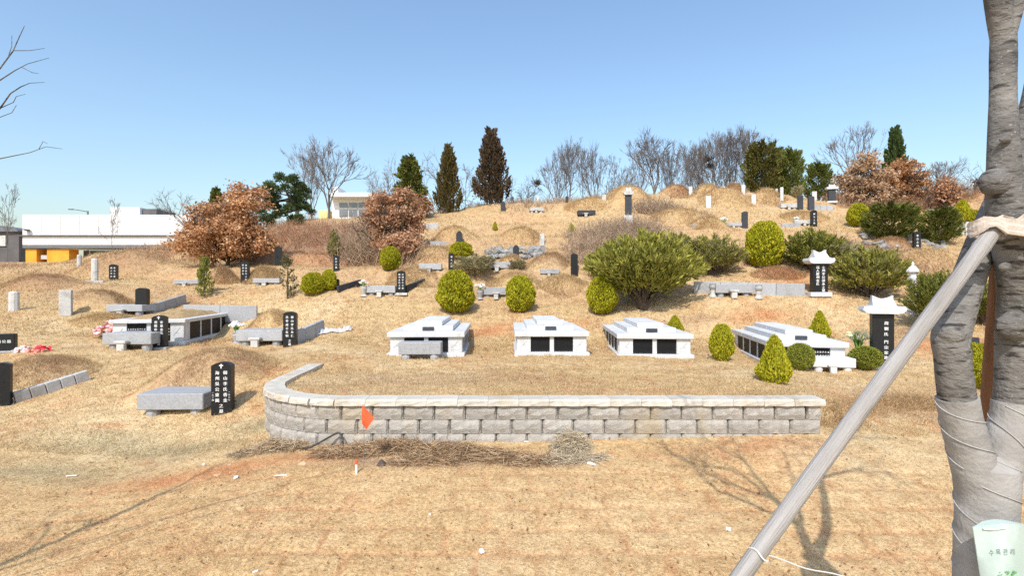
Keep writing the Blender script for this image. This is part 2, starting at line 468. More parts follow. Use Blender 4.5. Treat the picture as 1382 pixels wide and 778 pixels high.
def wall_sdf(x, y):
    """distance inside the terrace (positive) from the wall face; -1 outside its span"""
    x = np.asarray(x, float); y = np.asarray(y, float)
    poly = np.vstack([WP[::-1], [[WALL_X1, WALL_Y], [WALL_X1, 10.35]]])
    inside = np.zeros(x.shape, bool)
    n = len(poly); j = n - 1
    for i in range(n):
        xi, yi = poly[i]; xj, yj = poly[j]
        with np.errstate(divide='ignore', invalid='ignore'):
            cnd = ((yi > y) != (yj > y)) & (x < (xj - xi) * (y - yi) / (yj - yi + 1e-12) + xi)
        inside ^= cnd; j = i
    d = np.full(x.shape, 1e9)
    for i in range(len(WP) - 1):
        a = WP[i]; b = WP[i + 1]; ab = b - a
        t = np.clip(((x - a[0]) * ab[0] + (y - a[1]) * ab[1]) / (ab @ ab), 0, 1)
        d = np.minimum(d, np.hypot(x - a[0] - t * ab[0], y - a[1] - t * ab[1]))
    return np.where(inside, d, -1.0)

def base_h(x, y):
    x = np.asarray(x, float); y = np.asarray(y, float)
    sh = x.shape; xf = x.ravel(); yf = y.ravel()
    out = np.empty(len(xf))
    for s in range(0, len(xf), 40000):
        xs = xf[s:s + 40000]; ys = yf[s:s + 40000]
        out[s:s + 40000] = -_phi(xs[:, None], ys[:, None], _ctl[:, 0][None], _ctl[:, 1][None]) @ _w[:_n] + _w[_n] + _w[_n + 1] * xs + _w[_n + 2] * ys
    z = out.reshape(sh)
    r = np.hypot(x, y - 15)
    z = z * (1 - sstep(75, 140, r)) + 0.5 * sstep(75, 140, r)
    return z

def steps(z, x, y):
    """old terraces: the slope climbs in uneven treads; returns (offset, how much of a bank face this is)"""
    per = 0.85
    ph = z / per + 0.55 * (fbm(x * 0.16, y * 0.16, 161, 2) - .5) * 2
    fr = ph % 1.0
    m = sstep(16.5, 19, y) * (1 - sstep(33, 36, y)) * sstep(.30, .52, fbm(x * 0.22 + 3, y * 0.22, 171, 2))
    return m * 0.62 * per * (sstep(.30, .70, fr) - fr), m * np.clip(1 - np.abs(fr - .5) / .24, 0, 1)

def sod(x, y):
    """0 in the joints of the laid turf squares, 1 on them; only on the strip in front of the wall"""
    jx = x + 0.05 * (vnoise(x * 1.3, y * 1.3, 5) - .5) * 2
    row = np.floor((y + 0.04 * (vnoise(x * 1.1, y * .7, 6) - .5) * 2) / 0.38)
    fy = ((y + 0.04 * (vnoise(x * 1.1, y * .7, 6) - .5) * 2) / 0.38) % 1
    fx = ((jx + 0.27 * (row % 2) + 0.1 * _hash(row, row * 0 + 3, 9)) / 0.56) % 1
    dx = np.minimum(fx, 1 - fx) * 0.56; dy = np.minimum(fy, 1 - fy) * 0.38
    keep = vnoise(x * 0.9 + 7, y * 0.9, 21)
    return np.clip(np.minimum(dx, dy) / 0.045, 0, 1) * sstep(0.2, .6, keep) + (1 - sstep(0.2, .6, keep))

def height(x, y):
    x = np.asarray(x, float); y = np.asarray(y, float)
    z = base_h(x, y)
    s = wall_sdf(x, y)
    k = sstep(0.10, 0.30, s) * (1 - sstep(3.0 - 0.3, 3.35, y - 7.0)) * (1 - 0.0 * x)
    k = np.where(s > 0, k, 0)
    # the terrace keeps its level up to its right end and falls away behind the last block
    rt = (1 - sstep(0.0, 1.5, x - WALL_X1 + 0.1)) * sstep(0.35, 0.9, y - 7.0) * (1 - sstep(2.7, 3.35, y - 7.0)) * (x > 0)
    k = np.maximum(k, np.where(s > 0, 0, rt) * (s <= 0))
    z = z * (1 - k) + TER_Z * k
    z = z + steps(z, x, y)[0]
    near = 1 - sstep(30, 60, np.abs(y))
    z = z + near * (0.075 * (fbm(x * 0.55, y * 0.55, 31, 3) - .5) + 0.07 * (fbm(x * 1.9, y * 1.9, 41, 3) - .5) * sstep(5.5, 9, y) + 0.05 * (fbm(x * 5.2, y * 5.2, 45, 2) - .5) * sstep(7, 11, y) + 0.028 * (fbm(x * 3.5, y * 3.5, 51, 3) - .5))
    strip = (1 - sstep(6.1, 6.6, y + 0.25 * np.sin(x * 1.1))) * sstep(2, 3, y) * near
    z = z - 0.022 * strip * (1 - sod(x, y))
    return z

def h1(x, y): return float(height(np.array([x]), np.array([y]))[0])

_ys = np.concatenate([np.arange(2.5, 12, .01), np.arange(12, 45, .02)])
def hit(u, v, ymin=2.5):
    """where the ray through a photo pixel first meets the ground"""
    Y = _ys[_ys >= ymin]
    X = (u - 691.0) / F * Y; Z = CAMZ - (v - 389.0) / F * Y
    gap = Z - height(X, Y)
    below = gap <= 0
    i = int(np.argmax(below)) if below.any() else int(np.argmin(np.where(Y < 36, gap, 1e9)))   # just over the crest: stands on the crest
    return float(X[i]), float(Y[i])

# ground colours: straw lawn, paler and browner patches, red clay where it is bare
STRAW = np.array([0.60, 0.43, 0.225]); PALE = np.array([0.70, 0.545, 0.32]); BROWN = np.array([0.43, 0.275, 0.16])
CLAY = np.array([0.56, 0.27, 0.125]); SCRUB = np.array([0.36, 0.235, 0.155]); GREYG = np.array([0.40, 0.345, 0.21])
BL = []   # (x, y, rx, ry, colour, strength)
for (u, v, rx, ry, c, s) in [
    (660,448,.75,.35,CLAY,.95),(690,440,.8,.3,CLAY,.7),(780,436,.9,.3,CLAY,.5),(1030,426,1.2,.4,CLAY,.75),(940,432,1.0,.4,BROWN,.7),(860,440,.9,.35,BROWN,.6),
    (1090,385,1.6,.5,CLAY,.6),(1060,374,1.2,.5,CLAY,.7),(1280,470,.9,.9,CLAY,.8),(1210,450,1.2,.7,BROWN,.7),(1340,480,.9,.7,CLAY,.8),
    (290,640,.5,.22,CLAY,.95),(230,650,.45,.22,CLAY,.9),(330,628,.5,.2,CLAY,.8),(170,655,.5,.25,CLAY,.5),(145,575,.35,.15,CLAY,.85),(420,618,.6,.2,CLAY,.7),
    (560,622,1.0,.22,SCRUB,.85),(700,620,.8,.2,SCRUB,.7),(60,640,1.0,.3,GREYG,.7),(350,575,.45,.3,GREYG,.85),(130,595,.8,.35,GREYG,.75),(230,610,.9,.3,GREYG,.7),
    (950,610,.8,.25,CLAY,.55),(1080,600,.6,.25,CLAY,.6),(1180,545,.8,.5,BROWN,.65),(1260,560,.9,.35,BROWN,.7),(1300,535,1.0,.5,BROWN,.5),
    (560,515,1.8,.7,BROWN,.45),(700,512,1.4,.5,BROWN,.35),(860,528,1.6,.2,CLAY,.3),
    (420,330,4.5,3,SCRUB,.95),(470,345,2.5,1.5,SCRUB,.8),(400,345,3,1.2,CLAY,.45),(330,355,2.2,1.4,BROWN,.7),(520,352,2.5,1.5,BROWN,.7),
    (840,315,2.6,2.0,SCRUB,.8),(800,340,1.8,1.3,SCRUB,.7),(900,285,2.0,1.4,BROWN,.6),(1180,350,2.2,1.3,SCRUB,.75),(1250,345,1.8,.9,BROWN,.5),(1215,290,2.2,1.2,CLAY,.75),(1330,285,2.5,1.5,CLAY,.7),
    (60,385,1.8,1.0,BROWN,.6),(140,345,2.6,1.4,BROWN,.5),(720,350,2.0,.8,BROWN,.4),(690,300,2.0,1.0,CLAY,.15),(40,440,2.2,.8,PALE,.4),(60,590,.9,.4,PALE,.7),(100,560,1.2,.6,PALE,.6),
    (1180,620,1.2,.6,PALE,.5),(780,680,1.5,.8,PALE,.25)]:
    x_, y_ = hit(u, v); BL.append((x_, y_, rx, ry, c, s))

def gcol(x, y):
    x = np.asarray(x, float); y = np.asarray(y, float)
    n1 = fbm(x * 0.5, y * 0.5, 61, 4)[..., None]; n2 = fbm(x * 1.7, y * 1.7, 71, 4)[..., None]; n3 = fbm(x * 6, y * 6, 81, 3)[..., None]
    c = STRAW + (PALE - STRAW) * sstep(0.42, 0.75, n1 * 0.6 + n2 * 0.4)
    c = c + (BROWN - c) * 0.50 * sstep(0.50, 0.78, n2 * 0.5 + n3 * 0.5)
    c = c + (CLAY - c) * 0.50 * sstep(0.54, 0.76, 0.55 * fbm(x * 0.9 + 9, y * 0.9, 91, 4)[..., None] + 0.45 * n3)
    strip = ((1 - sstep(6.1, 6.6, y + 0.25 * np.sin(x * 1.1))) * sstep(2, 3, y))[..., None]
    c = c + (np.array([0.66, 0.435, 0.215]) - c) * 0.45 * strip
    c = c + (CLAY * 0.92 - c) * 0.62 * strip * (1 - sod(x, y))[..., None]
    far = (y > 16) & (y < 37)
    bk = np.zeros(x.shape); bk[far] = steps(base_h(x[far], y[far]), x[far], y[far])[1]
    c = c + (np.array([0.40, 0.255, 0.16]) - c) * (0.75 * bk * (.35 + 1.1 * fbm(x * 1.8, y * 1.8, 181, 3)))[..., None]
    up = sstep(16, 24, y)[..., None]
    c = c + (np.array([0.56, 0.385, 0.195]) - c) * 0.35 * up
    for (bx, by, rx, ry, cc, s) in BL:
        q = ((x - bx) / rx) ** 2 + ((y - by) / ry) ** 2
        m_ = q < 6
        if not np.any(m_): continue
        w = s * np.exp(-q * 1.1) * (0.35 + 1.3 * fbm(x * 2.6, y * 2.6, 101, 3))
        c = c + (cc - c) * np.clip(w, 0, 1)[..., None]
    return c * 0.90

def axis(parts):
    a = []
    for s, e, d in parts: a.append(np.arange(s, e, d))
    return np.concatenate(a)
_far = 140 * 1.28 ** np.arange(0, 9)
gx = np.concatenate([-_far[::-1], axis([(-130, -60, 6), (-60, -28, 1.2), (-28, -13, .3), (-13, -6.5, .13), (-6.5, 7, .06), (7, 13, .11), (13, 28, .3), (28, 60, 1.2), (60, 135, 6)]), _far])
gy = np.concatenate([-_far[::-1], axis([(-130, -20, 6), (-20, 0, 1.5), (0, 3, .3), (3, 9, .05), (9, 14, .08), (14, 22, .12), (22, 38, .25), (38, 60, 1.0), (60, 135, 5)]), _far])
GX, GY = np.meshgrid(gx, gy)
GZ = height(GX, GY)
nx, ny = len(gx), len(gy)
idx = np.arange(nx * ny).reshape(ny, nx)
quads = np.stack([idx[:-1, :-1], idx[:-1, 1:], idx[1:, 1:], idx[1:, :-1]], -1).reshape(-1, 4)
gme = mesh_np('ground', np.stack([GX, GY, GZ], -1).reshape(-1, 3), quads, M['ground'], gcol(GX, GY).reshape(-1, 3), smooth=True)
ground = link('ground', gme)
ground['kind'] = 'structure'

# dry grass blades
def blades(n, y0, y1, hmin, hmax, w, seed, ymul=1.0):
    r = np.random.default_rng(seed)
    y = y0 * (y1 / y0) ** r.random(n)
    x = (r.random(n) * 2 - 1) * (y * 1.28 + 1.6)
    s = wall_sdf(x, y)
    ok = ~((s > -0.5) & (s < 0.27))
    ok &= ~((np.abs(y - WALL_Y + .04) < 0.1) & (x > -2.4) & (x < WALL_X1 + .05))
    strip = (y < 6.5)
    so = np.where(strip, sod(x, y), 1.0)
    ok &= r.random(n) < (0.25 + 0.75 * so)
    d = fbm(x * 1.2, y * 1.2, 111, 3)
    ok &= r.random(n) < sstep(0.18, 0.5, d) * 0.8 + 0.2
    x = x[ok]; y = y[ok]; n = len(x)
    z = height(x, y) - 0.006
    hh = (hmin + (hmax - hmin) * r.random(n) ** 1.6) * (0.6 + 0.8 * fbm(x * 0.8, y * 0.8, 121, 3))
    a = r.random(n) * 2 * np.pi
    ln = (0.35 + 0.9 * r.random(n)) * hh
    la = r.random(n) * 2 * np.pi
    ww = w * (0.6 + 0.8 * r.random(n))
    V = np.empty((n, 3, 3))
    V[:, 0] = np.stack([x - np.cos(a) * ww, y - np.sin(a) * ww, z], -1)
    V[:, 1] = np.stack([x + np.cos(a) * ww, y + np.sin(a) * ww, z], -1)
    V[:, 2] = np.stack([x + np.cos(la) * ln, y + np.sin(la) * ln, z + hh], -1)
    c = gcol(x, y) * (0.66 + 0.8 * r.random(n) ** 1.3)[:, None]
    c = c + (np.array([0.62, 0.50, 0.30]) - c) * (0.30 * r.random(n))[:, None]
    return V.reshape(-1, 3), np.repeat(np.clip(c, 0, .85), 3, 0)
gv = []; gc = []
for a in [(420000, 3.2, 7.6, .010, .048, .0021, 1), (230000, 7.2, 14, .016, .065, .0045, 2), (150000, 13, 24, .03, .10, .009, 3), (70000, 23, 37, .04, .16, .016, 4)]:
    v_, c_ = blades(*a); gv.append(v_); gc.append(c_)
gv = np.concatenate(gv); gc = np.concatenate(gc)
gr = link('dry_grass', mesh_np('dry_grass', gv, np.arange(len(gv)).reshape(-1, 3), M['grass'], gc))
tag(gr, 'short dry straw coloured grass covering the whole hillside', 'grass', kind='stuff')

# ------------------------------------------------------------------ retaining wall
R_ = random.Random(11)
def block_mesh(seed, w, h, d=0.24):
    """split-face block: face towards -y, rough front, slightly rounded arrises"""
    r = random.Random(seed)
    NX, NZ = 6, 4
    XS = [0, .065, .36, .64, .935, 1]
    V = []; Fc = []
    for j in range(NZ):
        for i in range(NX):
            fx = XS[i]; fz = j / (NZ - 1)
            side = i in (0, NX - 1); tb = j in (0, NZ - 1)
            y = -d / 2 + (0.034 if side else 0.009 if tb else r.uniform(-.012, .006)) + (0.012 if side and j == NZ - 1 else 0)
            z = (fz - .5) * h + (0 if tb else r.uniform(-.008, .008)) - (0.020 if side and j == NZ - 1 else 0.003 * r.random() if j == NZ - 1 else 0)
            V.append(((fx - .5) * w + (0 if side else r.uniform(-.010, .010)), y, z))
    for j in range(NZ - 1):
        for i in range(NX - 1):
            a = j * NX + i
            Fc.append((a, a + 1, a + NX + 1, a + NX))
    b = len(V)
    rim = [i for i in range(NX)] + [j * NX + NX - 1 for j in range(1, NZ)] + [(NZ - 1) * NX + i for i in range(NX - 2, -1, -1)] + [j * NX for j in range(NZ - 2, 0, -1)]
    for k in rim:
        x, y, z = V[k]; V.append((x * 0.93, d / 2, z))
    n = len(rim)
    for k in range(n):
        j = (k + 1) % n
        Fc.append((rim[k], b + k, b + j, rim[j]))
    Fc.append(tuple(b + k for k in range(n)))
    m_ = MB().add(V, Fc)
    return m_.mesh('block', M['block'])

def cap_mesh(seed, w, d=0.30, h=0.085):
    r = random.Random(seed)
    m_ = MB(); V = []; NX = 5
    prof = [(-d / 2 - .01, -h / 2), (-d / 2 - .006, -h / 6), (-d / 2, h / 2 - .02), (-d / 2 + .02, h / 2), (0.0, h / 2), (d / 2, h / 2), (d / 2, -h / 2)]
    n = len(prof)
    for i in range(NX):
        for k, (y, z) in enumerate(prof):
            jit = r.uniform(-.008, .008) if k in (0, 1, 2, 3) else r.uniform(-.002, .002)
            V.append(((i / (NX - 1) - .5) * w, y + jit, z + (jit * .4 if k < 6 else 0)))
    Fc = []
    for i in range(NX - 1):
        for k in range(n):
            j = (k + 1) % n
            Fc.append((i * n + k, (i + 1) * n + k, (i + 1) * n + j, i * n + j))
    Fc.append(tuple(range(n))); Fc.append(tuple((NX - 1) * n + k for k in range(n - 1, -1, -1)))
    return m_.add(V, Fc).mesh('cap_stone', M['cap'])

seg = np.hypot(*(WP[1:] - WP[:-1]).T); cum = np.concatenate([[0], np.cumsum(seg)]); WLEN = cum[-1]
def wall_at(s):
    s = min(max(s, 0), WLEN - 1e-4)
    i = int(np.searchsorted(cum, s, side='right') - 1)
    t = (s - cum[i]) / seg[i]
    p = WP[i] * (1 - t) + WP[i + 1] * t
    d = (WP[i + 1] - WP[i]) / seg[i]
    return p, d
wall = thing('retaining_wall', 'low curved grey split-face block retaining wall with cream cap stones around the front plot', 'retaining wall', (WALL_X1, WALL_Y, h1(WALL_X1, WALL_Y - .3)))
wall_inv = Matrix.Translation(wall.location).inverted()
BM = [block_mesh(i, 0.416, 0.190) for i in range(10)]
BMN = [block_mesh(40 + i, 0.338, 0.190) for i in range(6)]
CM = [cap_mesh(i, 0.415) for i in range(5)]; CMN = [cap_mesh(60 + i, 0.355) for i in range(4)]
HALF = block_mesh(90, 0.19, 0.188)
ARC0 = WALL_X1 + 2.33; ARC1 = ARC0 + 1.65 * math.pi / 2
COURSE = 0.194
for ci in range(4):
    zc = 0.79 - COURSE * (ci + .5)
    s = 0.0
    if ci % 2 == 0:
        p, d = wall_at(.1); o = link('block', HALF, wall, Vector((p[0], p[1] + .12, zc)) - wall.location); s = 0.215
    while s < WLEN - 0.15:
        arc = ARC0 - .15 < s < ARC1
        pitch = 0.345 if arc else 0.424
        p, d = wall_at(s + pitch / 2)
        ang = math.atan2(-d[1], -d[0])        # face normal is to the left of travel; travel runs right to left
        me = R_.choice(BMN if arc else BM)
        nrm = np.array([-d[1], d[0]])         # outward is away from the terrace
        nrm = np.array([d[1], -d[0]]) if (np.array([0.0, 8.5]) - p) @ nrm > 0 else nrm
        out_ = -nrm if (np.array([0.0, 8.8]) - p) @ nrm > 0 else nrm
        c = p - out_ * (0.12 - R_.uniform(-.006, .006))
        o = link('block', me, wall, Vector((c[0], c[1], zc)) - wall.location, ang + R_.uniform(-.012, .012))
        s += pitch
s = -0.03
while s < WLEN:
    arc = ARC0 - .15 < s < ARC1
    pitch = 0.362 if arc else 0.418
    p, d = wall_at(s + pitch / 2)
    ang = math.atan2(-d[1], -d[0])
    nrm = np.array([d[1], -d[0]]); out_ = -nrm if (np.array([0.0, 8.8]) - p) @ nrm > 0 else nrm
    c = p - out_ * 0.12
    if s + pitch / 2 > WLEN: c = c + np.array([0, 0.15])
    link('cap_stone', R_.choice(CMN if arc else CM), wall, Vector((c[0], c[1], 0.833 + R_.uniform(-.003, .003))) - wall.location, ang + R_.uniform(-.006, .006))
    s += pitch
core = MB()
for i in range(len(WP) - 1):
    a = WP[i]; b = WP[i + 1]; d = (b - a) / np.linalg.norm(b - a)
    nrm = np.array([d[1], -d[0]]); out_ = -nrm if (np.array([0.0, 8.8]) - (a + b) / 2) @ nrm > 0 else nrm
    if i == 0: a = a + d * 0.06
    if i == len(WP) - 2: b = b - d * .05
    q = [a - out_ * .075, b - out_ * .075, b - out_ * .225, a - out_ * .225]
    core.hull([(x - wall.location.x, y - wall.location.y, z - wall.location.z) for x, y in q for z in (0.0, 0.775)])
core.build('wall_core', M['core'], wall)

# ------------------------------------------------------------------ lettering
_gl = {}
def glyph(ch):
    if ch not in _gl:
        cu = bpy.data.curves.new('g', 'FONT'); cu.body = ch; cu.resolution_u = 2
        o = bpy.data.objects.new('g', cu); C.objects.link(o)
        dg = bpy.context.evaluated_depsgraph_get(); dg.update()
        me = bpy.data.meshes.new_from_object(o.evaluated_get(dg))
        V = [(v.co.x, v.co.y) for v in me.vertices]; Fc = [tuple(p.vertices) for p in me.polygons]
        if V:
            xs = [p[0] for p in V]; ys = [p[1] for p in V]; cx = (min(xs) + max(xs)) / 2; cy = (min(ys) + max(ys)) / 2
            V = [(x - cx, y - cy) for x, y in V]
        bpy.data.objects.remove(o); bpy.data.curves.remove(cu); bpy.data.meshes.remove(me)
        _gl[ch] = (V, Fc)
    return _gl[ch]
def write(mb, cols, W, z1, z0, y, bold=True):
    """vertical columns of characters: cols=[(x fraction, string, size, start fraction)]"""
    for xf, s, size, start in cols:
        n = len(s)
        for i, ch in enumerate(s):
            if ch == ' ': continue
            zc = z1 - (z1 - z0) * (start + (i + .5) * size[1])
            V, Fc = glyph(ch)
            k = size[0]
            for dx in ((0, 0.055 * k) if bold else (0,)):
                mb.add([(xf * W + px * k + dx, y - dx * .02, zc + py * k) for px, py in V], Fc)

def carve(t, cols, W, z1, z0, y, single):
    if single:            # near stones: every character is a piece of its own
        for xf, s, size, start in cols:
            for i, ch in enumerate(s):
                k = MB(); write(k, [(xf, ch, size, start + i * size[1])], W, z1, z0, y); k.build('character', M['letter'], t)
    else:
        k = MB(); write(k, cols, W, z1, z0, y)
        k.build('inscription', M['letter'], t)['kind'] = 'stuff'

# ------------------------------------------------------------------ grave furniture
SZ = []
def facing(x, y, k=0.55): return k * math.atan2(-x, y)

def arch(W, H, rise):
    pr = [(-W / 2, 0), (W / 2, 0), (W / 2, H - rise)]
    for i in range(1, 7):
        t = i / 7
        pr.append((W / 2 - W * t, H - rise + rise * math.sin(math.pi * t) ** .8))
    pr.append((-W / 2, H - rise))
    return pr
def headstone(u, v, hp, wp, label, style='arch', mat='black', cols=(), cross=False, base=None, rz=None, dep=0.5, cat='headstone', ymin=2.5, lean=0.0):
    x, y = hit(u, v, ymin)
    H = hp * y / F; W = wp * y / F * 0.93; D = max(0.10, W * dep)
    SZ.append((label[:40], round(y, 1), round(W, 2), round(H, 2)))
    z = h1(x, y)
    t = thing('headstone', label, cat, (x, y, z - 0.03), facing(x, y) if rz is None else math.radians(rz))
    if lean: t.rotation_euler.y = math.radians(lean)
    b0 = 0.0
    if base:
        bw, bh, bm = base
        MB().box((0, -0.02, bh / 2), (W * bw, D * 1.7, bh), 0.012).build('pedestal', M[bm], t); b0 = bh - .004
    Hs = H - b0 + .03
    m_ = MB()
    rise = W * 0.17 if style == 'arch' else W * .5 if style == 'round' else 0
    if style == 'flat': m_.box((0, 0, b0 + Hs / 2), (W, D, Hs), 0.012)
    elif style == 'post': m_.lathe([(W * .5, b0), (W * .48, b0 + Hs * .93), (W * .40, b0 + Hs * .985), (W * .2, b0 + Hs)], 10, sy_=.9)
    else: m_.prism([(a, b + b0) for a, b in arch(W, Hs, rise)], -D / 2, D / 2)
    m_.build('slab', M[mat], t)
    if cross:
        c = MB(); cw = W * .055; cz = b0 + Hs - rise * .2 - W * .16
        c.box((0, -D / 2 - .002, cz), (cw, .006, W * .24)); c.box((0, -D / 2 - .0025, cz + W * .035), (W * .20, .006, cw))
        c.build('cross_mark', M['letter'], t)
    if cols:
        carve(t, [(xf, s, (sz[0] * W, sz[1]), st) for xf, s, sz, st in cols], W, b0 + Hs - rise - W * .05, b0 + .03, -D / 2 - .003, y < 14)
    return t

def roofed(u, v, hp, wp, label, mat='black', cols=(), rz=None, roofmat='white', ped=0.08, roofw=1.75, roofh=.30):
    x, y = hit(u, v)
    H = hp * y / F; W = wp * y / F * .95; D = W * .55
    SZ.append((label[:40], round(y, 1), round(W, 2), round(H, 2)))
    t = thing('roofed_headstone', label, 'headstone', (x, y, h1(x, y) - .03), facing(x, y) if rz is None else math.radians(rz))
    bh = H * ped + .03
    MB().box((0, 0, bh / 2), (W * 1.45, D * 1.6, bh), .015).build('pedestal', M[roofmat], t)
    zr = H * (1 - roofh) + .03
    MB().box((0, 0, (bh + zr) / 2 - .002), (W, D, zr - bh), .012).build('slab', M[mat], t)
    rh = H * roofh; ew = W * roofw
    e = MB()
    pr = [(-ew * .30, 0), (ew * .30, 0), (ew * .42, rh * .05), (ew * .5, rh * .22), (ew * .47, rh * .40), (ew * .36, rh * .38), (ew * .26, rh * .46),
          (-ew * .26, rh * .46), (-ew * .36, rh * .38), (-ew * .47, rh * .40), (-ew * .5, rh * .22), (-ew * .42, rh * .05)]
    e.prism([(a, b + zr - .002) for a, b in pr], -D * .95, D * .95)
    ro = e.build('roof', M[roofmat], t)
    g = MB()
    def ridge(yy, k): return [(a * k, yy, b) for a, b in [(-ew * .27, zr + rh * .44), (ew * .27, zr + rh * .44), (ew * .24, zr + rh * .8), (ew * .245, zr + rh), (ew * .15, zr + rh * .88), (0, zr + rh * .80), (-ew * .15, zr + rh * .88), (-ew * .245, zr + rh), (-ew * .24, zr + rh * .8)]]
    A = ridge(-D * .30, 1.0); B = ridge(D * .30, 1.0)
    for i in range(2):
        A[i] = (A[i][0], -D * .9, A[i][2]); B[i] = (B[i][0], D * .9, B[i][2])
    n = len(A)
    g.add(A + B, [tuple(range(n)), tuple(range(2 * n - 1, n - 1, -1))] + [((i + 1) % n, i, n + i, n + (i + 1) % n) for i in range(n)])
    g.build('ridge', M[roofmat], ro)
    if cols:
        carve(t, [(xf, s, (sz[0] * W, sz[1]), st) for xf, s, sz, st in cols], W, zr - .04, bh + .03, -D / 2 - .003, y < 14)
    return t

def table(u, v, wp, hp, label, mat='grey', rz=None, depth=None, stand=True, feet=True, ymin=2.5):
    x, y = hit(u, v, ymin)
    W = wp * y / F * .95; H = max(hp * y / F, 0.16); D = depth or W * .62
    SZ.append((label[:40], round(y, 1), round(W, 2), round(H, 2)))
    a = facing(x, y) if rz is None else math.radians(rz)
    cx = x - math.sin(a) * D / 2 * 0; cy = y + D / 2 * .9
    t = thing('offering_table', label, 'stone table', (cx, cy, h1(x, y) - .02), a)
    th = H * .70
    fh = H - th + .05
    MB().box((0, 0, H - th / 2 + .02), (W, D, th), .012).build('table_slab', M[mat], t)
    if feet:
        for sx_ in (-1, 1):
            for sy_ in (-1, 1):
                f = MB()
                f.lathe([(W * .07, -.10), (W * .095, fh * .15), (W * .105, fh * .5), (W * .09, fh * .85), (W * .07, fh - .012)], 10)
                f.build('drum_foot', M[mat], t, (sx_ * W * .335, sy_ * D * .27, -.012))
    if stand:
        s = MB(); s.box((0, 0, H * .22), (W * .15, D * .16, H * .54), .006); s.box((0, 0, H * .54), (W * .24, D * .22, H * .14), .006)
        s.build('incense_stand', M['paleold' if mat != 'white' else 'white'], t, (-W * .05, -D / 2 - D * .14, 0))
    return t

def petals(n, R, seed, flat=.75):
    """a cluster of small ruffled blossoms (joined: each is only a pixel or two)"""
    r = random.Random(seed); m_ = MB()
    for i in range(n):
        a = r.random() * 6.283; b = math.acos(r.uniform(-.2, 1)); q = R * r.uniform(.75, 1.0)
        c = Vector((q * math.sin(b) * math.cos(a), q * math.sin(b) * math.sin(a), q * math.cos(b) * flat))
        s = R * r.uniform(.22, .36)
        pts = [c + Vector((r.gauss(0, 1), r.gauss(0, 1), r.gauss(0, 1))).normalized() * s for _ in range(9)]
        m_.hull(pts)
    return m_
def bouquet(name, label, loc, R, mats, seed, vase=None, stemh=0.0):
    t = thing(name, label, 'flowers', loc)
    z = 0
    if vase:
        vh, vr, vm = vase
        MB().lathe([(vr, 0), (vr * .95, vh * .08), (vr * .55, vh * .2), (vr * .75, vh * .5), (vr * .95, vh * .78), (vr * .8, vh * .88), (vr, vh)], 12).build('vase', M[vm], t)
        z = vh
    if stemh:
        lf = MB(); r = random.Random(seed)
        for i in range(26):
            a = r.random() * 6.283; q = R * r.uniform(.3, .95)
            b = Vector((math.cos(a) * .01, math.sin(a) * .01, z - .02)); e = Vector((math.cos(a) * q, math.sin(a) * q, z + stemh * r.uniform(.5, 1.1)))
            w = Vector((-math.sin(a), math.cos(a), 0)) * R * .13
            md = (b + e) / 2 + Vector((0, 0, stemh * .15))
            lf.add([b, md - w, e, md + w], [(0, 1, 2), (0, 2, 3)])
        lf.build('leaves', M['stemgreen'], t)
    for i, mm in enumerate(mats):
        petals(max(8, 26 // len(mats)), R, seed * 7 + i).build('blossoms', M[mm], t, (R * .25 * math.cos(i * 2.4 + .4) * (len(mats) > 1), R * .2 * math.sin(i * 2.4) * (len(mats) > 1), z + stemh * .75))
    return t

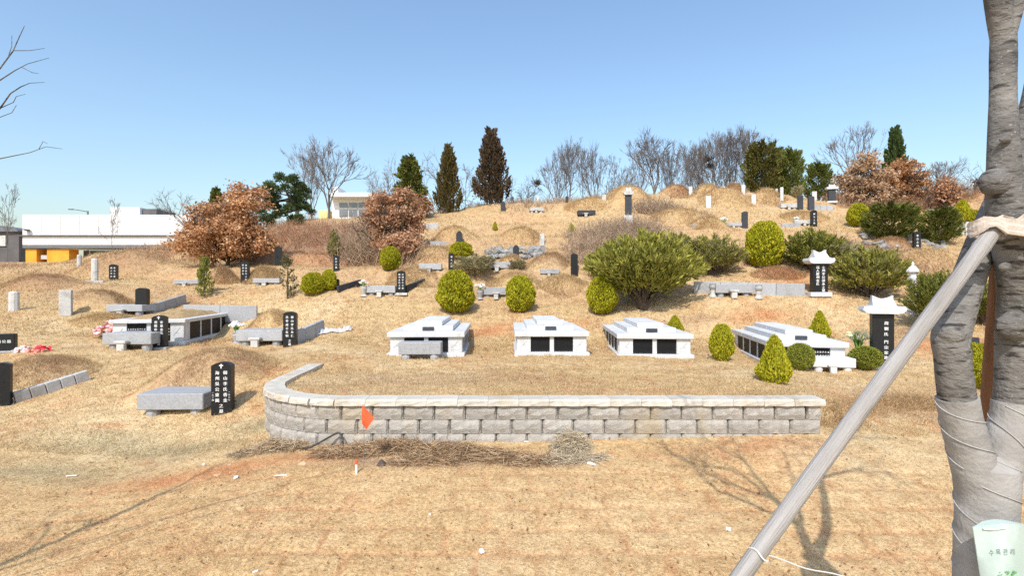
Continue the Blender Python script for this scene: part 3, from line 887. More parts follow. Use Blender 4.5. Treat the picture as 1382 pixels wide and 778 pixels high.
def crypt(u, v, wp, D, rot, label, seed, bodyh=.47, side_left=True, inscr=False, name='family_crypt', planted=False, nside=4, front=None):
    """low granite columbarium: plinth, niche doors, lid with stepped slabs"""
    x, y = hit(u, v)
    W = wp * y / F
    SZ.append((label[:40], round(y, 1), round(W, 2), bodyh))
    a = math.radians(rot)
    z = h1(x, y)
    # origin at the middle of the front edge
    t = thing(name, label, 'tomb', (x, y, z - .03), a)
    ph = .105
    wh = 'white'
    MB().box((0, D / 2 - .03, ph / 2), (W * 1.0, D + .12, ph), .012).build('plinth', M[wh], t)
    bw = W * .93; by = .05
    body = MB().box((0, D / 2, ph + (bodyh - ph) / 2 - .002), (bw - .06, D - 2 * by - .06, bodyh - ph), 0)
    body.build('body', M[wh], t)
    bh = bodyh - ph
    def panel(nm, mt, cx, cy, w, hgt, rz, zc=None, th=.05, b=.004):
        return MB().box((0, 0, 0), (w, th, hgt), b).build(nm, M[mt], t, (cx, cy, zc or (ph + bh / 2)), rz)
    fy = by + .03 - .02
    cw = bw * .195; dw = bw * .275; pw = bw - 2 * cw - 2 * dw
    panel('corner_panel', wh, -bw / 2 + cw / 2, fy, cw - .004, bh - .004, 0, th=.07)
    panel('corner_panel', wh, bw / 2 - cw / 2, fy, cw - .004, bh - .004, 0, th=.07)
    panel('mullion', wh, 0, fy, pw, bh - .004, 0, th=.07)
    for s_ in (-1, 1):
        d = panel('niche_door', 'panel', s_ * (pw / 2 + dw / 2), fy + .012, dw - .012, bh - .03, 0)
        if inscr:
            k = MB(); rr = random.Random(seed)
            for r_i in range(3):
                for c_i in range(8):
                    k.add([(p[0] * .042 - .19 + c_i * .052, -.029, p[1] * .042 + .08 - r_i * .075) for p in glyph('金李朴崔鄭姜趙尹'[(c_i * 3 + r_i) % 8])[0]], glyph('金李朴崔鄭姜趙尹'[(c_i * 3 + r_i) % 8])[1])
            k.build('inscription', M['letter'], d)['kind'] = 'stuff'
    # carved relief on the corner panels: a branch in low relief
    for s_ in (-1, 1):
        k = MB(); cx = s_ * (bw / 2 - cw / 2)
        k.tube([(cx - cw * .28, fy - .037, ph + bh * .30), (cx - .02, fy - .039, ph + bh * .48), (cx + cw * .22, fy - .037, ph + bh * .74)], .006, 4)
        k.tube([(cx - .02, fy - .039, ph + bh * .48), (cx + cw * .12, fy - .037, ph + bh * .42)], .006, 4)
        k.tube([(cx - cw * .30, fy - .037, ph + bh * .16), (cx + cw * .30, fy - .037, ph + bh * .16)], .004, 4)
        k.build('carving', M['paleold'], t)
    e = .30; L = D - 2 * by - 2 * e; dn = L / nside
    for s_ in (-1, 1):
        sx_ = s_ * (bw / 2 - .02)
        for k in range(nside):
            panel('niche_door', 'panel', sx_ - s_ * .008, by + e + dn * (k + .5), dn - .075, bh - .035, math.pi / 2)
        for k in range(nside + 1):
            panel('mullion', wh, sx_, by + e + dn * k, .07, bh - .004, math.pi / 2, th=.06)
        panel('corner_panel', wh, sx_, by + .02 + e / 2, e - .09, bh - .004, math.pi / 2, th=.06)
        panel('corner_panel', wh, sx_, D - by - .02 - e / 2, e - .09, bh - .004, math.pi / 2, th=.06)
    lh = .105
    lw = W * 1.0
    if not planted:
        m_ = MB()
        b = .02
        zl = bodyh - .004
        z1 = zl + .118
        cuts = [(-.05, D * .36), (D * .36 + .006, D * .69), (D * .69 + .006, D + .05)]
        lid = None
        for y0_, y1_ in cuts:
            o = MB().box((0, (y0_ + y1_) / 2, zl + .06 + R_.uniform(-.0015, .0015)), (lw, y1_ - y0_, .12), .014).build('lid', M[wh], t); lid = lid or o
        for y0_, y1_ in ((.40, D * .50), (D * .50 + .006, D - .20)):
            MB().box((0, (y0_ + y1_) / 2, z1 + .055), (W * .66, y1_ - y0_, .12), .014).build('lid_step', M[wh], lid)
        for y0_, y1_ in ((.51, D * .58), (D * .58 + .006, D - .23)):
            MB().box((0, (y0_ + y1_) / 2, z1 + .165), (W * .36, y1_ - y0_, .11), .016).build('lid_step', M[wh], lid)
        MB().box((0, .375, z1 + .055), (W * .15, .05, .085), .004).build('name_plate', M['slate'], lid)
    else:
        lid = MB()
        zl = bodyh - .004; rim = .24
        for cx, cy, w, d in [(0, rim / 2 - .05, lw, rim), (0, D + .05 - rim / 2, lw, rim), (-lw / 2 + rim / 2, D / 2, rim, D + .1 - 2 * rim - .004), (lw / 2 - rim / 2, D / 2, rim, D + .1 - 2 * rim - .004)]:
            lid.box((cx, cy, zl + lh * .45), (w, d, lh * .9), .012)
        lid.build('lid', M[wh], t)
        n = 14; V = []; cl = []
        for j in range(n):
            for i in range(n):
                px = (i / (n - 1) - .5) * (lw - 2 * rim + .02); py = rim - .06 + (j / (n - 1)) * (D - 2 * rim + .12)
                dd = min(i, j, n - 1 - i, n - 1 - j) / (n / 2)
                V.append((px, py, zl + lh * .7 + .20 * math.sin(min(1, dd) * math.pi / 2) + .02 * math.sin(i * 7.3 + j * 3.1)))
                cl.append(STRAW * .8 * (0.9 + .25 * math.sin(i * 3.3 + j * 5.7) * .5))
        q = [(j * n + i, j * n + i + 1, (j + 1) * n + i + 1, (j + 1) * n + i) for j in range(n - 1) for i in range(n - 1)]
        link('turf_top', mesh_np('turf_top', V, np.array(q), M['ground'], np.array(cl), smooth=True), t)
    return t

def mound(u, vfront, wp, vtop, label, tint=None, dr=1.0, seed=0, ymin=2.5, asp=1.0):
    x, y = hit(u, vfront, ymin)
    R = wp / 2 * y / F * 1.08; Ry = R * asp * dr
    yc = y + Ry * .9; xc = x * yc / y
    zt = CAMZ - (vtop - 389) / F * (yc - Ry * .15)
    hc = h1(xc, yc)
    hh = min(max(zt - hc, .22), R * .75 + .12)
    SZ.append(('MOUND ' + label[:34], round(yc, 1), round(2 * R, 2), round(zt - hc, 2)))
    nr, na = 18, 64
    rr = np.linspace(0, 1, nr)[:, None]; aa = np.linspace(0, 2 * np.pi, na, endpoint=False)[None]
    wob = 1 + .18 * (vnoise(np.cos(aa) * 1.3 + seed * 5.3, np.sin(aa) * 1.3 + seed, 3) - .5) * 2
    px = xc + rr * R * np.cos(aa) * wob; py = yc + rr * Ry * np.sin(aa) * wob
    bump = hh * (0.5 + 0.5 * np.cos(np.pi * np.clip(rr, 0, 1) ** 1.25)) ** .85
    pz = height(px, py) + bump + .10 * hh * (fbm(px * 2.2, py * 2.2, 140 + seed, 3) - .5) * (rr < .95) + .09 * (fbm(px * 5.5, py * 5.5, 143, 3) - .5) * (rr < .95) - .045 * (rr > .95)
    V = np.stack([px, py, pz], -1).reshape(-1, 3)
    q = []
    for i in range(nr - 1):
        for k in range(na):
            j = (k + 1) % na
            q.append((i * na + k, (i + 1) * na + k, (i + 1) * na + j, i * na + j))
    col = gcol(V[:, 0], V[:, 1])
    if tint is not None:
        k_ = ((0.15 + .75 * fbm(V[:, 0] * 2.5, V[:, 1] * 2.5, 150 + seed, 3)) * (1 - sstep(.55, 1.0, np.repeat(rr[:, 0], na))))[:, None]
        col = col * (1 - k_) + np.array(tint) * k_
    o = np.array([xc, yc, hc])
    ob = link('grave_mound', mesh_np('grave_mound', V - o, np.array(q), M['ground'], col, smooth=True), None, o)
    tag(ob, label, 'grave mound', 'grass covered grave mounds')
    n = int(np.clip(14000 * (10 / yc) ** 1.1, 2500, 14000))
    r = np.random.default_rng(900 + seed)
    qq = np.sqrt(r.random(n)); an = r.random(n) * 2 * np.pi
    bx = xc + qq * R * np.cos(an); by_ = yc + qq * Ry * np.sin(an)
    bz = height(bx, by_) + hh * (0.5 + 0.5 * np.cos(np.pi * qq ** 1.25)) ** .85 + .10 * hh * (fbm(bx * 2.2, by_ * 2.2, 140 + seed, 3) - .5) + .09 * (fbm(bx * 5.5, by_ * 5.5, 143, 3) - .5) - .012
    k = yc / 10
    bh = (0.02 + .06 * r.random(n) ** 1.5) * (.7 + .5 * k) * (1.25 if tint is not None else .8); w = .0032 * k * (.6 + .8 * r.random(n))
    a1 = r.random(n) * 6.283; a2 = r.random(n) * 6.283; ln = bh * (.3 + .8 * r.random(n))
    B = np.empty((n, 3, 3))
    B[:, 0] = np.stack([bx - np.cos(a1) * w, by_ - np.sin(a1) * w, bz], -1)
    B[:, 1] = np.stack([bx + np.cos(a1) * w, by_ + np.sin(a1) * w, bz], -1)
    B[:, 2] = np.stack([bx + np.cos(a2) * ln, by_ + np.sin(a2) * ln, bz + bh], -1)
    c = gcol(bx, by_)
    if tint is not None: kk = (.55 * (1 - sstep(.5, 1.0, qq)) * (.4 + 1.2 * fbm(bx * 2.5, by_ * 2.5, 150 + seed, 3)))[:, None]; c = c * (1 - kk) + np.array(tint) * kk
    c = c * (.66 + .75 * r.random(n))[:, None]
    g = link('dry_grass', mesh_np('dry_grass', B.reshape(-1, 3) - o, np.arange(3 * n).reshape(-1, 3), M['grass'], np.repeat(np.clip(c, 0, .8), 3, 0)), ob)
    g['kind'] = 'stuff'
    return ob

def curb(a, b, hp, label, n=4, th=.10, mat='curb', name='grave_curb', cat='curb', ymin=2.5):
    xa, ya = hit(*a, ymin); xb, yb = hit(*b, ymin)
    ln = math.hypot(xb - xa, yb - ya); ang = math.atan2(yb - ya, xb - xa)
    H = hp * (ya + yb) / 2 / F
    SZ.append(('CURB ' + label[:34], round(ya, 1), round(ln, 2), round(H, 2)))
    t = thing(name, label, cat, (xa, ya, h1(xa, ya) - .02), ang)
    z0 = h1(xa, ya)
    for k in range(n):
        s = ln / n
        f = (k + .5) / n
        zz = (h1(xb, yb) - z0) * f
        o = MB().box((0, 0, 0), (s - .008, th, H + .16), .010).build('curb_stone', M[mat], t, (s * (k + .5), 0, H / 2 - .06 + zz))
        o.rotation_euler = (0, -math.atan2(h1(xb, yb) - z0, ln), R_.uniform(-.008, .008))
    return t

# --- crypts on the front terrace
crypt(575, 481, 104, 3.2, 2.0, 'white granite crypt behind a grey stone table on the front terrace', 1)
crypt(745, 480, 101, 3.2, 0.5, 'white granite crypt facing straight forward, middle of the front terrace', 2)
crypt(884, 483, 102, 3.1, -4.0, 'white granite crypt with its left side showing, before the big spreading juniper', 3)
crypt(1090, 497, 100, 3.3, -11, 'white granite crypt behind two round shrubs, on the right of the terrace', 4, inscr=True)
crypt(200, 466, 92, 3.9, 12, 'white granite crypt with a turf top and black niche doors on the left', 5, inscr=True, planted=True, bodyh=.58)

# --- offering tables
table(566, 486, 60, 23, 'grey stone table before the leftmost white crypt on the terrace', rz=2, depth=.42, stand=False)
table(1128, 502, 56, 18, 'pale stone table before the right-hand white crypt', mat='white', rz=-11, depth=.40)
table(230, 563, 92, 31, 'large grey stone table in front of the nearest brown grave mound', rz=2, stand=False)
table(171, 472, 66, 22, 'grey stone table beside a pink bouquet, before the turf-topped crypt', rz=4)
table(349, 467, 64, 21, 'grey stone table with a white and green bouquet at its left end', rz=4)
table(168, 425, 50, 13, 'grey stone table left of the plain black headstone with a curb behind', rz=2)
table(513, 400, 40, 14, 'grey stone table between the pink flower vase and a tall black headstone', rz=6)
table(671, 403, 42, 15, 'grey stone table half hidden by a golden shrub, white flowers beside it', rz=2)
table(992, 401, 52, 17, 'grey stone table with round feet between two stone vase stands', rz=-4)
table(250, 386, 32, 8, 'low stone table beside the small green sapling on the left', rz=10)
table(358, 385, 36, 9, 'low stone table right of the headstone under the brown oak', rz=8)
table(580, 368, 32, 12, 'grey stone table left of a leaning row of shrubs, second terrace', rz=4)
table(593, 336, 27, 10, 'small grey stone table left of the rounded dark headstone on the slope', rz=3)
table(742, 373, 27, 9, 'small grey stone table before the brown mound in the middle of the slope', rz=0)
table(672, 366, 36, 12, 'long pale stone table below the rubble stone bank', rz=1)
table(792, 293, 25, 9, 'dark topped stone table standing near the ridge', mat='slate', rz=-2)
table(724, 287, 20, 7, 'weathered stone table near the ridge, left of the dark topped one', mat='paleold', rz=4)
table(991, 308, 22, 7, 'grey stone table beside a dark headstone, right of the thicket', rz=-6)
table(1066, 283, 22, 8, 'pale stone table in the upper right row of graves', mat='paleold', rz=-8)
table(1087, 305, 22, 8, 'pale stone table behind a small white urn on the right slope', mat='paleold', rz=-8)
table(1300, 318, 20, 18, 'small white stone table between dark shrubs behind the tree support', mat='paleold', rz=-10)

# --- headstones with lettering
N7 = (.20, .118)
headstone(301, 557, 68, 27, 'black headstone with cross and two columns of white lettering at the near brown mound', cross=True, rz=9, dep=.5,
          cols=[(.20, '韓山李氏香金', (.215, .118), .07), (-.20, '海州吳公東錫', (.215, .118), .07), (0, '之墓', (.215, .115), .78), (.40, '一九三七', (.10, .055), .52), (-.41, '一九三四', (.10, .055), .52)])
headstone(216, 471, 45, 19, 'black headstone with cross standing before the turf-topped crypt', cross=True, rz=8, dep=.4, base=(1.25, .07, 'grey'),
          cols=[(.2, '安東金氏', (.22, .13), .08), (-.2, '密陽朴公', (.22, .13), .08), (0, '之墓', (.22, .12), .74)])
headstone(392, 467, 46, 18, 'black headstone with two columns of white lettering by a dark slanting curb', rz=6, dep=.45,
          cols=[(.2, '韓山李氏永仁', (.22, .118), .03), (-.2, '昌寧成公在明', (.22, .118), .03), (0, '之墓', (.22, .11), .78)])
headstone(192.5, 425, 36, 15, 'plain weathered black headstone beside a stone table, behind the turf-topped crypt', style='arch', mat='black', rz=6, dep=.6)
headstone(541.5, 398, 32, 12, 'tall black headstone with white lettering right of the pink flower vase', rz=6, base=(1.5, .09, 'paleold'),
          cols=[(.2, '全州李公之墓', (.22, .14), .03), (-.2, '慶州金氏之墓', (.22, .14), .03)])
headstone(331, 383, 30, 11, 'black headstone with white lettering standing before the brown oak', rz=8, cols=[(.18, '金海金公之墓', (.22, .14), .04), (-.2, '晋州姜氏', (.22, .14), .04)])
headstone(376, 359, 26, 9, 'plain black headstone at the right foot of the brown oak', rz=8)
headstone(454, 366, 21, 8, 'black headstone just below a thin columnar shrub', rz=6, cols=[(.0, '朴公之墓', (.34, .2), .06)])
headstone(609, 365, 23, 8, 'black headstone with white lettering left of the pale green bush', rz=3, cols=[(.05, '孺人金氏', (.34, .2), .06)])
headstone(620, 331, 19, 9, 'dark grey round-topped headstone above the golden shrub on the slope', style='round', mat='slate', rz=2)
headstone(696.5, 360, 29, 9, 'dark grey round-topped headstone in front of the rubble bank', style='round', mat='slate', rz=0, base=(1.8, .10, 'paleold'))
headstone(775, 372, 29, 10, 'tall black headstone left of the big spreading juniper', style='arch', mat='black', rz=-3)
headstone(679, 285, 13, 7, 'small grey headstone on the skyline beside the brown cypress', style='round', mat='slate')
headstone(1005, 308, 22, 8, 'dark grey headstone right of a low stone table, above the junipers', mat='slate', rz=-8)
headstone(1237, 337, 24, 9, 'black headstone with white lettering before the pale rubble stones on the right', rz=-10, cols=[(.0, '李公之墓', (.36, .2), .08)])
headstone(1098, 306, 22, 8, 'black headstone beside the urn in the second row of the right slope', rz=-8, cols=[(.0, '鄭公之墓', (.32, .2), .08)])
headstone(1080, 283, 19, 7, 'dark headstone, left of the pair in the upper right row', mat='slate', rz=-8)
headstone(1094.5, 283, 18, 8, 'dark headstone, right of the pair in the upper right row', mat='slate', rz=-8)
headstone(153.5, 378, 21, 10, 'small dark headstone right of the pale post grave on the left', rz=14, mat='black', cols=[(.2, '吳公之墓', (.24, .2), .06), (-.2, '孺人李氏', (.24, .2), .06)])
headstone(1312, 488, 32, 15, 'grey-green headstone seen between the fork of the tree and the pole', mat='slate', style='flat', rz=-14)
headstone(3, 548, 58, 20, 'black headstone cut off by the left edge of the picture', rz=26, dep=.5)
headstone(455, 391, 14, 6, 'tiny black headstone with a red flower beside two golden shrubs', rz=4)
headstone(8, 475, 24, 24, 'wide low black headstone by the red bouquet on the far left', style='flat', rz=20, dep=.35, base=(1.2, .05, 'grey'), cols=[(-.25, '吳', (.2, .3), .3), (-.02, '公', (.2, .3), .3), (.22, '墓', (.2, .3), .3)])
headstone(1230, 316, 26, 6, 'thin grey stone post between two dark shrubs on the right', style='flat', mat='rubble', rz=-10)
headstone(1256, 292, 9, 8, 'small grey stone above the dark shrubs on the right', style='flat', mat='rubble', rz=-10)
# pale unlettered posts
headstone(19, 420, 26, 13, 'pale round-topped stone post on the far left', style='post', mat='paleold', rz=22, cat='grave post')
headstone(89, 426, 34, 14, 'square grey stone post beside a brown mound on the left', style='flat', mat='paleold', rz=30, dep=.8, cat='grave post')
headstone(107, 361, 17, 6, 'small pale post near the orange building', style='post', mat='paleold', cat='grave post')
headstone(128, 382, 33, 9, 'pale stone post standing on a stepped stone base on the left', style='post', mat='paleold', base=(2.7, .12, 'paleold'), rz=16, cat='grave post')
headstone(731.5, 331, 15, 7, 'pale flat headstone on the grassy slope right of a wide mound', style='flat', mat='paleold')
headstone(815, 277, 14, 6, 'pale grey headstone on the ridge left of the roofed one', style='flat', mat='paleold')
headstone(726, 273, 7, 5, 'tiny white post on the ridge below the bird nest', style='post', mat='white', cat='grave post')
headstone(765, 274, 9, 4, 'dark stump-like post on the ridge', style='post', mat='slate', cat='grave post')
headstone(691.5, 273, 8, 4, 'dark little post just right of the brown cypress', style='flat', mat='slate', cat='grave post')
headstone(932, 265, 13, 5, 'white post on the ridge between two brown mounds', style='flat', mat='white', cat='grave post')
headstone(956, 281, 16, 7, 'white headstone before the tall golden mound on the ridge', style='flat', mat='white')
headstone(976, 262, 10, 5, 'white post half hidden by the golden ridge mound', style='flat', mat='white', cat='grave post')
headstone(1003, 266, 16, 5, 'white post with a wider base left of the ridge evergreens', style='flat', mat='white', base=(1.7, .18, 'white'), cat='grave post')
headstone(1017, 276, 13, 6, 'white headstone below the dark ridge evergreens', style='flat', mat='white')
headstone(1041, 268, 13, 5, 'short pale post, leftmost of three below the evergreens', style='post', mat='paleold', cat='grave post')
headstone(1048, 269, 14, 4, 'thin pale post, middle of three below the evergreens', style='post', mat='paleold', cat='grave post')
headstone(1055, 271, 18, 5, 'tall pale post, rightmost of three below the evergreens', style='post', mat='white', cat='grave post')
headstone(1099, 269, 12, 6, 'white stone with a dark top near the small ridge pine', style='flat', mat='white')
headstone(1290, 271, 7, 5, 'tiny white stone on the far right slope', style='flat', mat='white')
roofed(1105, 400, 62, 20, 'black headstone with a white tiled roof stone before the right junipers', rz=-6,
       cols=[(.18, '全州李公諱永', (.22, .125), .03), (-.2, '孺人慶州金氏', (.22, .125), .03), (.18, '之墓', (.22, .11), .80)])
roofed(1190, 497, 98, 26, 'tallest black headstone, white roof stone and one column of white lettering', rz=-20, ped=.03, roofw=2.0, roofh=.25,
       cols=[(.12, '周劉氏', (.20, .11), .10), (.12, '門宗', (.20, .11), .48), (.12, '家族墓', (.20, .10), .70)])
roofed(848, 301, 49, 9, 'slate headstone with a pale roof stone on a tall base on the ridge', mat='slate', roofmat='paleold', ped=.2, roofw=1.6, roofh=.24)
roofed(1122.5, 274, 25, 9, 'small dark headstone with a white roof stone near the tan oak', mat='slate', roofh=.28, roofw=1.7)

# stone lantern posts flanking the right grave
def lantern(u, v, hp, wp, label, mat='white'):
    x, y = hit(u, v); H = hp * y / F; w = wp * y / F / 2
    SZ.append((label[:40], round(y, 1), round(2 * w, 2), round(H, 2)))
    t = thing('stone_lantern', label, 'stone lantern', (x, y, h1(x, y) - .03), facing(x, y))
    MB().lathe([(w * 1.2, 0), (w * 1.2, H * .10), (w * .75, H * .13), (w * .66, H * .62), (w * .9, H * .66)], 8).build('shaft', M[mat], t)
    MB().lathe([(w * .9, H * .655), (w * .95, H * .70), (w * .62, H * .71), (w * .62, H * .80), (w * .9, H * .81)], 8).build('lamp_box', M[mat], t)
    r = MB().lathe([(w * 1.15, H * .805), (w * 1.1, H * .84), (w * .6, H * .90), (w * .25, H * .93), (w * .3, H * .95), (w * .22, H * .98), (w * .05, H)], 8).build('roof', M[mat], t)
    return t
lantern(1232, 424, 72, 13, 'white stone lantern post behind the dark juniper on the right')
lantern(1342, 428, 78, 11, 'white stone lantern post seen between the pole and the tree trunk', 'paleold')
lantern(1318, 270, 30, 9, 'small grey stone lantern on the far right skyline', 'slate')
# vase stands beside the right-hand table
for u_, v_, lab in [(962, 401, 'grey stone vase stand at the left end of the round-footed table'), (1024, 403, 'grey stone vase stand at the right end of the round-footed table')]:
    x, y = hit(u_, v_); t = thing('vase_stand', lab, 'vase stand', (x, y, h1(x, y) - .02))
    MB().lathe([(.13, 0), (.12, .06), (.085, .12), (.085, .24), (.11, .28)], 12).build('stand', M['paleold'], t)
    MB().lathe([(.08, .278), (.12, .31), (.125, .37), (.10, .42), (.12, .44)], 12).build('bowl', M['grey'], t)

# --- curbs and low stone walls
curb((20, 545), (120, 513), 14, 'slanting granite curb along the low mound on the left', 5)
curb((396, 466), (436, 447), 16, 'dark slanting curb stones right of the lettered black headstone', 3, mat='grey')
curb((205, 424), (250, 409), 12, 'curb running back from the plain black headstone', 3, mat='grey')
curb((248, 428), (347, 429), 16, 'low light grey stone wall right of the turf-topped crypt', 2, mat='grey')
curb((548, 397), (573, 386), 10, 'dark curb running back from the tall black headstone', 2, mat='slate')
curb((456, 396), (488, 386), 9, 'dark curb between the golden shrubs and the pink vase', 2, mat='slate')  # dark stone colour carries the shadow lying on this curb
curb((936, 396), (1086, 400), 16, 'low grey stone wall behind the round-footed stone table', 4, mat='grey')
curb((552, 311), (592, 308), 7, 'pale stone edge below the evergreens on the slope', 3)
curb((935, 309), (967, 308), 6, 'low stone edge left of the table above the junipers', 3, mat='grey')
curb((1098, 283), (1124, 284), 6, 'grey stone edging in the upper right row of graves', 3, mat='grey')
curb((1055, 307), (1080, 306), 5, 'low grey edging left of the white urn on the right slope', 3, mat='grey')

# rubble stone banks: every stone its own piece
def rubble(u0, u1, v0, v1, label, n, seed):
    r = random.Random(seed)
    xm, ym = hit((u0 + u1) / 2, v0)
    t = thing('rubble_bank', label, 'stone wall', (xm, ym, h1(xm, ym)))
    ms = []
    for k in range(6):
        pts = [Vector((r.gauss(0, 1), r.gauss(0, 1), r.gauss(0, 1))).normalized() for _ in range(14)]
        ms.append(MB().hull([(p.x * .19, p.y * .14, p.z * .12) for p in pts]).mesh('stone', M['rubble']))
    for k in range(n):
        u = r.uniform(u0, u1); v = r.uniform(v1, v0)
        x, y = hit(u, v)
        o = link('stone', r.choice(ms), t, Vector((x, y, h1(x, y) + .03)) - t.location)
        o.rotation_euler = (r.uniform(-.4, .4), r.uniform(-.4, .4), r.uniform(0, 6.28)); s = r.uniform(.7, 1.35); o.scale = (s, s, s)
rubble(652, 735, 350, 336, 'bank of loose grey rubble stones on the middle slope', 90, 3)
rubble(1165, 1275, 335, 318, 'bank of pale rubble stones below the dark round shrubs on the right', 90, 5)
x, y = hit(1184, 331)
tag(MB().hull([(random.Random(i).gauss(0, .16), random.Random(i + 50).gauss(0, .12), abs(random.Random(i + 90).gauss(0, .13))) for i in range(16)]).build('boulder', M['rubble'], None, (x, y, h1(x, y) - .03)), 'small grey boulder left of the pale rubble bank', 'boulder')

# --- grave mounds
TB = (0.32, 0.19, 0.11); TG = (0.45, 0.31, 0.155); TR = (0.36, 0.19, 0.11)
MO = [(283, 545, 180, 478, 'large brown grave mound behind the nearest lettered headstone', TB, 1.0), (60, 528, 125, 489, 'low grave mound edged by a slanting curb at the left', TB, .9),
 (362, 446, 62, 421, 'grassy grave mound behind the black headstone and its white bouquet', None, .9), (555, 388, 70, 372, 'golden grave mound behind the table with the pink vase', TG, .9),
 (697, 396, 80, 371, 'golden grave mound behind the golden shrub in the middle', TG, .9), (757, 401, 72, 373, 'rounded grave mound between two golden shrubs', TG, .9),
 (742, 366, 66, 343, 'brown grave mound behind the small table in the middle of the slope', TB, .9), (706, 331, 60, 307, 'wide golden grave mound left of the pale flat headstone', TG, .9),
 (612, 330, 66, 306, 'golden grave mound behind the round-topped headstone on the slope', TG, .9), (585, 357, 60, 340, 'grave mound between two stone tables on the left slope', TG, .9),
 (55, 395, 115, 372, 'long brown mound on the far left above the pale post', TB, .7), (135, 420, 90, 393, 'brown grave mound right of the square grey post', TB, .8),
 (165, 376, 130, 341, 'broad scrubby mound below the white building', TB, .8), (300, 384, 44, 361, 'small brown mound left of the headstone under the oak', TB, .8),
 (352, 383, 50, 365, 'low grassy mound behind the low table under the oak', TG, .8), (845, 276, 74, 251, 'golden mound on the ridge behind the roofed headstone', TG, .8),
 (795, 287, 66, 267, 'golden mound on the ridge left of the roofed headstone', TG, .8), (912, 268, 46, 250, 'reddish mound on the ridge above the thicket', TR, .8),
 (955, 268, 52, 249, 'golden mound on the ridge right of the white post', TG, .8), (980, 281, 76, 256, 'widest golden mound on the ridge, behind the white headstones', TG, .8),
 (991, 264, 34, 248, 'brown mound peeping over the ridge beside the white posts', TR, .8), (1035, 278, 50, 255, 'golden mound on the ridge before the dark evergreens', TG, .8),
 (918, 304, 80, 283, 'grassy mound below the thicket on the upper slope', TG, .8), (958, 309, 56, 293, 'low golden mound behind the edging above the junipers', TG, .8),
 (1085, 303, 60, 287, 'low grassy mound behind the urn on the right slope', TG, .8), (1245, 365, 120, 337, 'broad grassy mound below the headstone on the right slope', TG, .6),
 (1205, 336, 50, 322, 'small reddish mound left of the right headstone', TR, .7), (1330, 280, 60, 258, 'reddish bank mound on the far right skyline', TR, .8),
 (690, 366, 44, 346, 'low mound behind the long pale table on the slope', TG, .8), (1050, 378, 70, 362, 'bare reddish mound left of the roofed headstone', TR, .6),
 (150, 447, 100, 436, 'low rise of grass left of the turf-topped crypt', TG, .6)]
for i, (u, vf, wp, vt, lab, tint, dr) in enumerate(MO): mound(u, vf, wp, vt, lab, tint, dr, seed=i)

# --- flowers
def bq(u, v, R, *a, **k):
    x, y = hit(u, v); return bouquet(k.pop('name', 'bouquet'), a[0], (x, y, h1(x, y) - .015 + k.pop('dz', 0)), R, *a[1:], **k)
bq(53, 475, .19, 'red artificial bouquet lying on the grass at the far left', ['red', 'coral'], 3)
bq(29, 475, .16, 'pale pink bouquet next to the red one at the far left', ['pink', 'petalwhite'], 4)
bq(146, 457, .26, 'pink and coral bouquet at the left corner of the turf-topped crypt', ['coral', 'pink', 'pink'], 5, stemh=.26)
bq(319, 464, .15, 'white and green bouquet in a grey vase at the end of a stone table', ['petalwhite', 'petalwhite'], 6, vase=(.30, .10, 'grey'), stemh=.24)
bq(491, 400, .14, 'pink and white flowers in a pale vase left of the lettered headstone', ['pink', 'petalwhite'], 7, vase=(.36, .12, 'paleold'), stemh=.14)
bq(648, 404, .15, 'white flowers in a grey vase left of the half-hidden stone table', ['petalwhite', 'petalwhite'], 8, vase=(.34, .12, 'grey'), stemh=.14)
bq(455, 390, .09, 'single red flower ball beside the double golden shrub', ['red'], 9)
bq(977, 308, .16, 'white flowers with green leaves on the upper slope right of the thicket', ['petalwhite'], 10, vase=(.22, .1, 'paleold'), stemh=.26)
bq(1075, 304, .12, 'white flowers in a white urn on the right slope', ['petalwhite'], 11, vase=(.30, .16, 'white'), stemh=.06)

# ------------------------------------------------------------------ vegetation
def unit(a): return a / np.maximum(np.linalg.norm(a, axis=-1, keepdims=True), 1e-9)

def flakes(pos, d, ln, wd, r, fat=.45):
    """leaf-sized diamonds along d"""
    n = len(pos)
    d = unit(d)
    s = unit(np.cross(d, unit(r.normal(size=(n, 3)))))
    ln = np.broadcast_to(ln, n)[:, None]; wd = np.broadcast_to(wd, n)[:, None]
    V = np.empty((n, 4, 3))
    V[:, 0] = pos; V[:, 1] = pos + d * ln * fat + s * wd; V[:, 2] = pos + d * ln; V[:, 3] = pos + d * ln * fat - s * wd
    return V.reshape(-1, 3), np.arange(4 * n).reshape(-1, 4)

def cols(n, pal, r, jit=.18):
    pal = np.array(pal); i = r.integers(0, len(pal), n); j = r.integers(0, len(pal), n); t = r.random(n)[:, None]
    return np.clip((pal[i] * t + pal[j] * (1 - t)) * (1 + jit * (r.random(n)[:, None] * 2 - 1)), 0, .8)

def noise3(p, k, s):
    return (vnoise(p[:, 0] * k + p[:, 2] * k * .7, p[:, 1] * k - p[:, 2] * k * .6, s) + vnoise(p[:, 1] * k + 9, p[:, 2] * k + p[:, 0] * k * .5, s + 3)) / 2

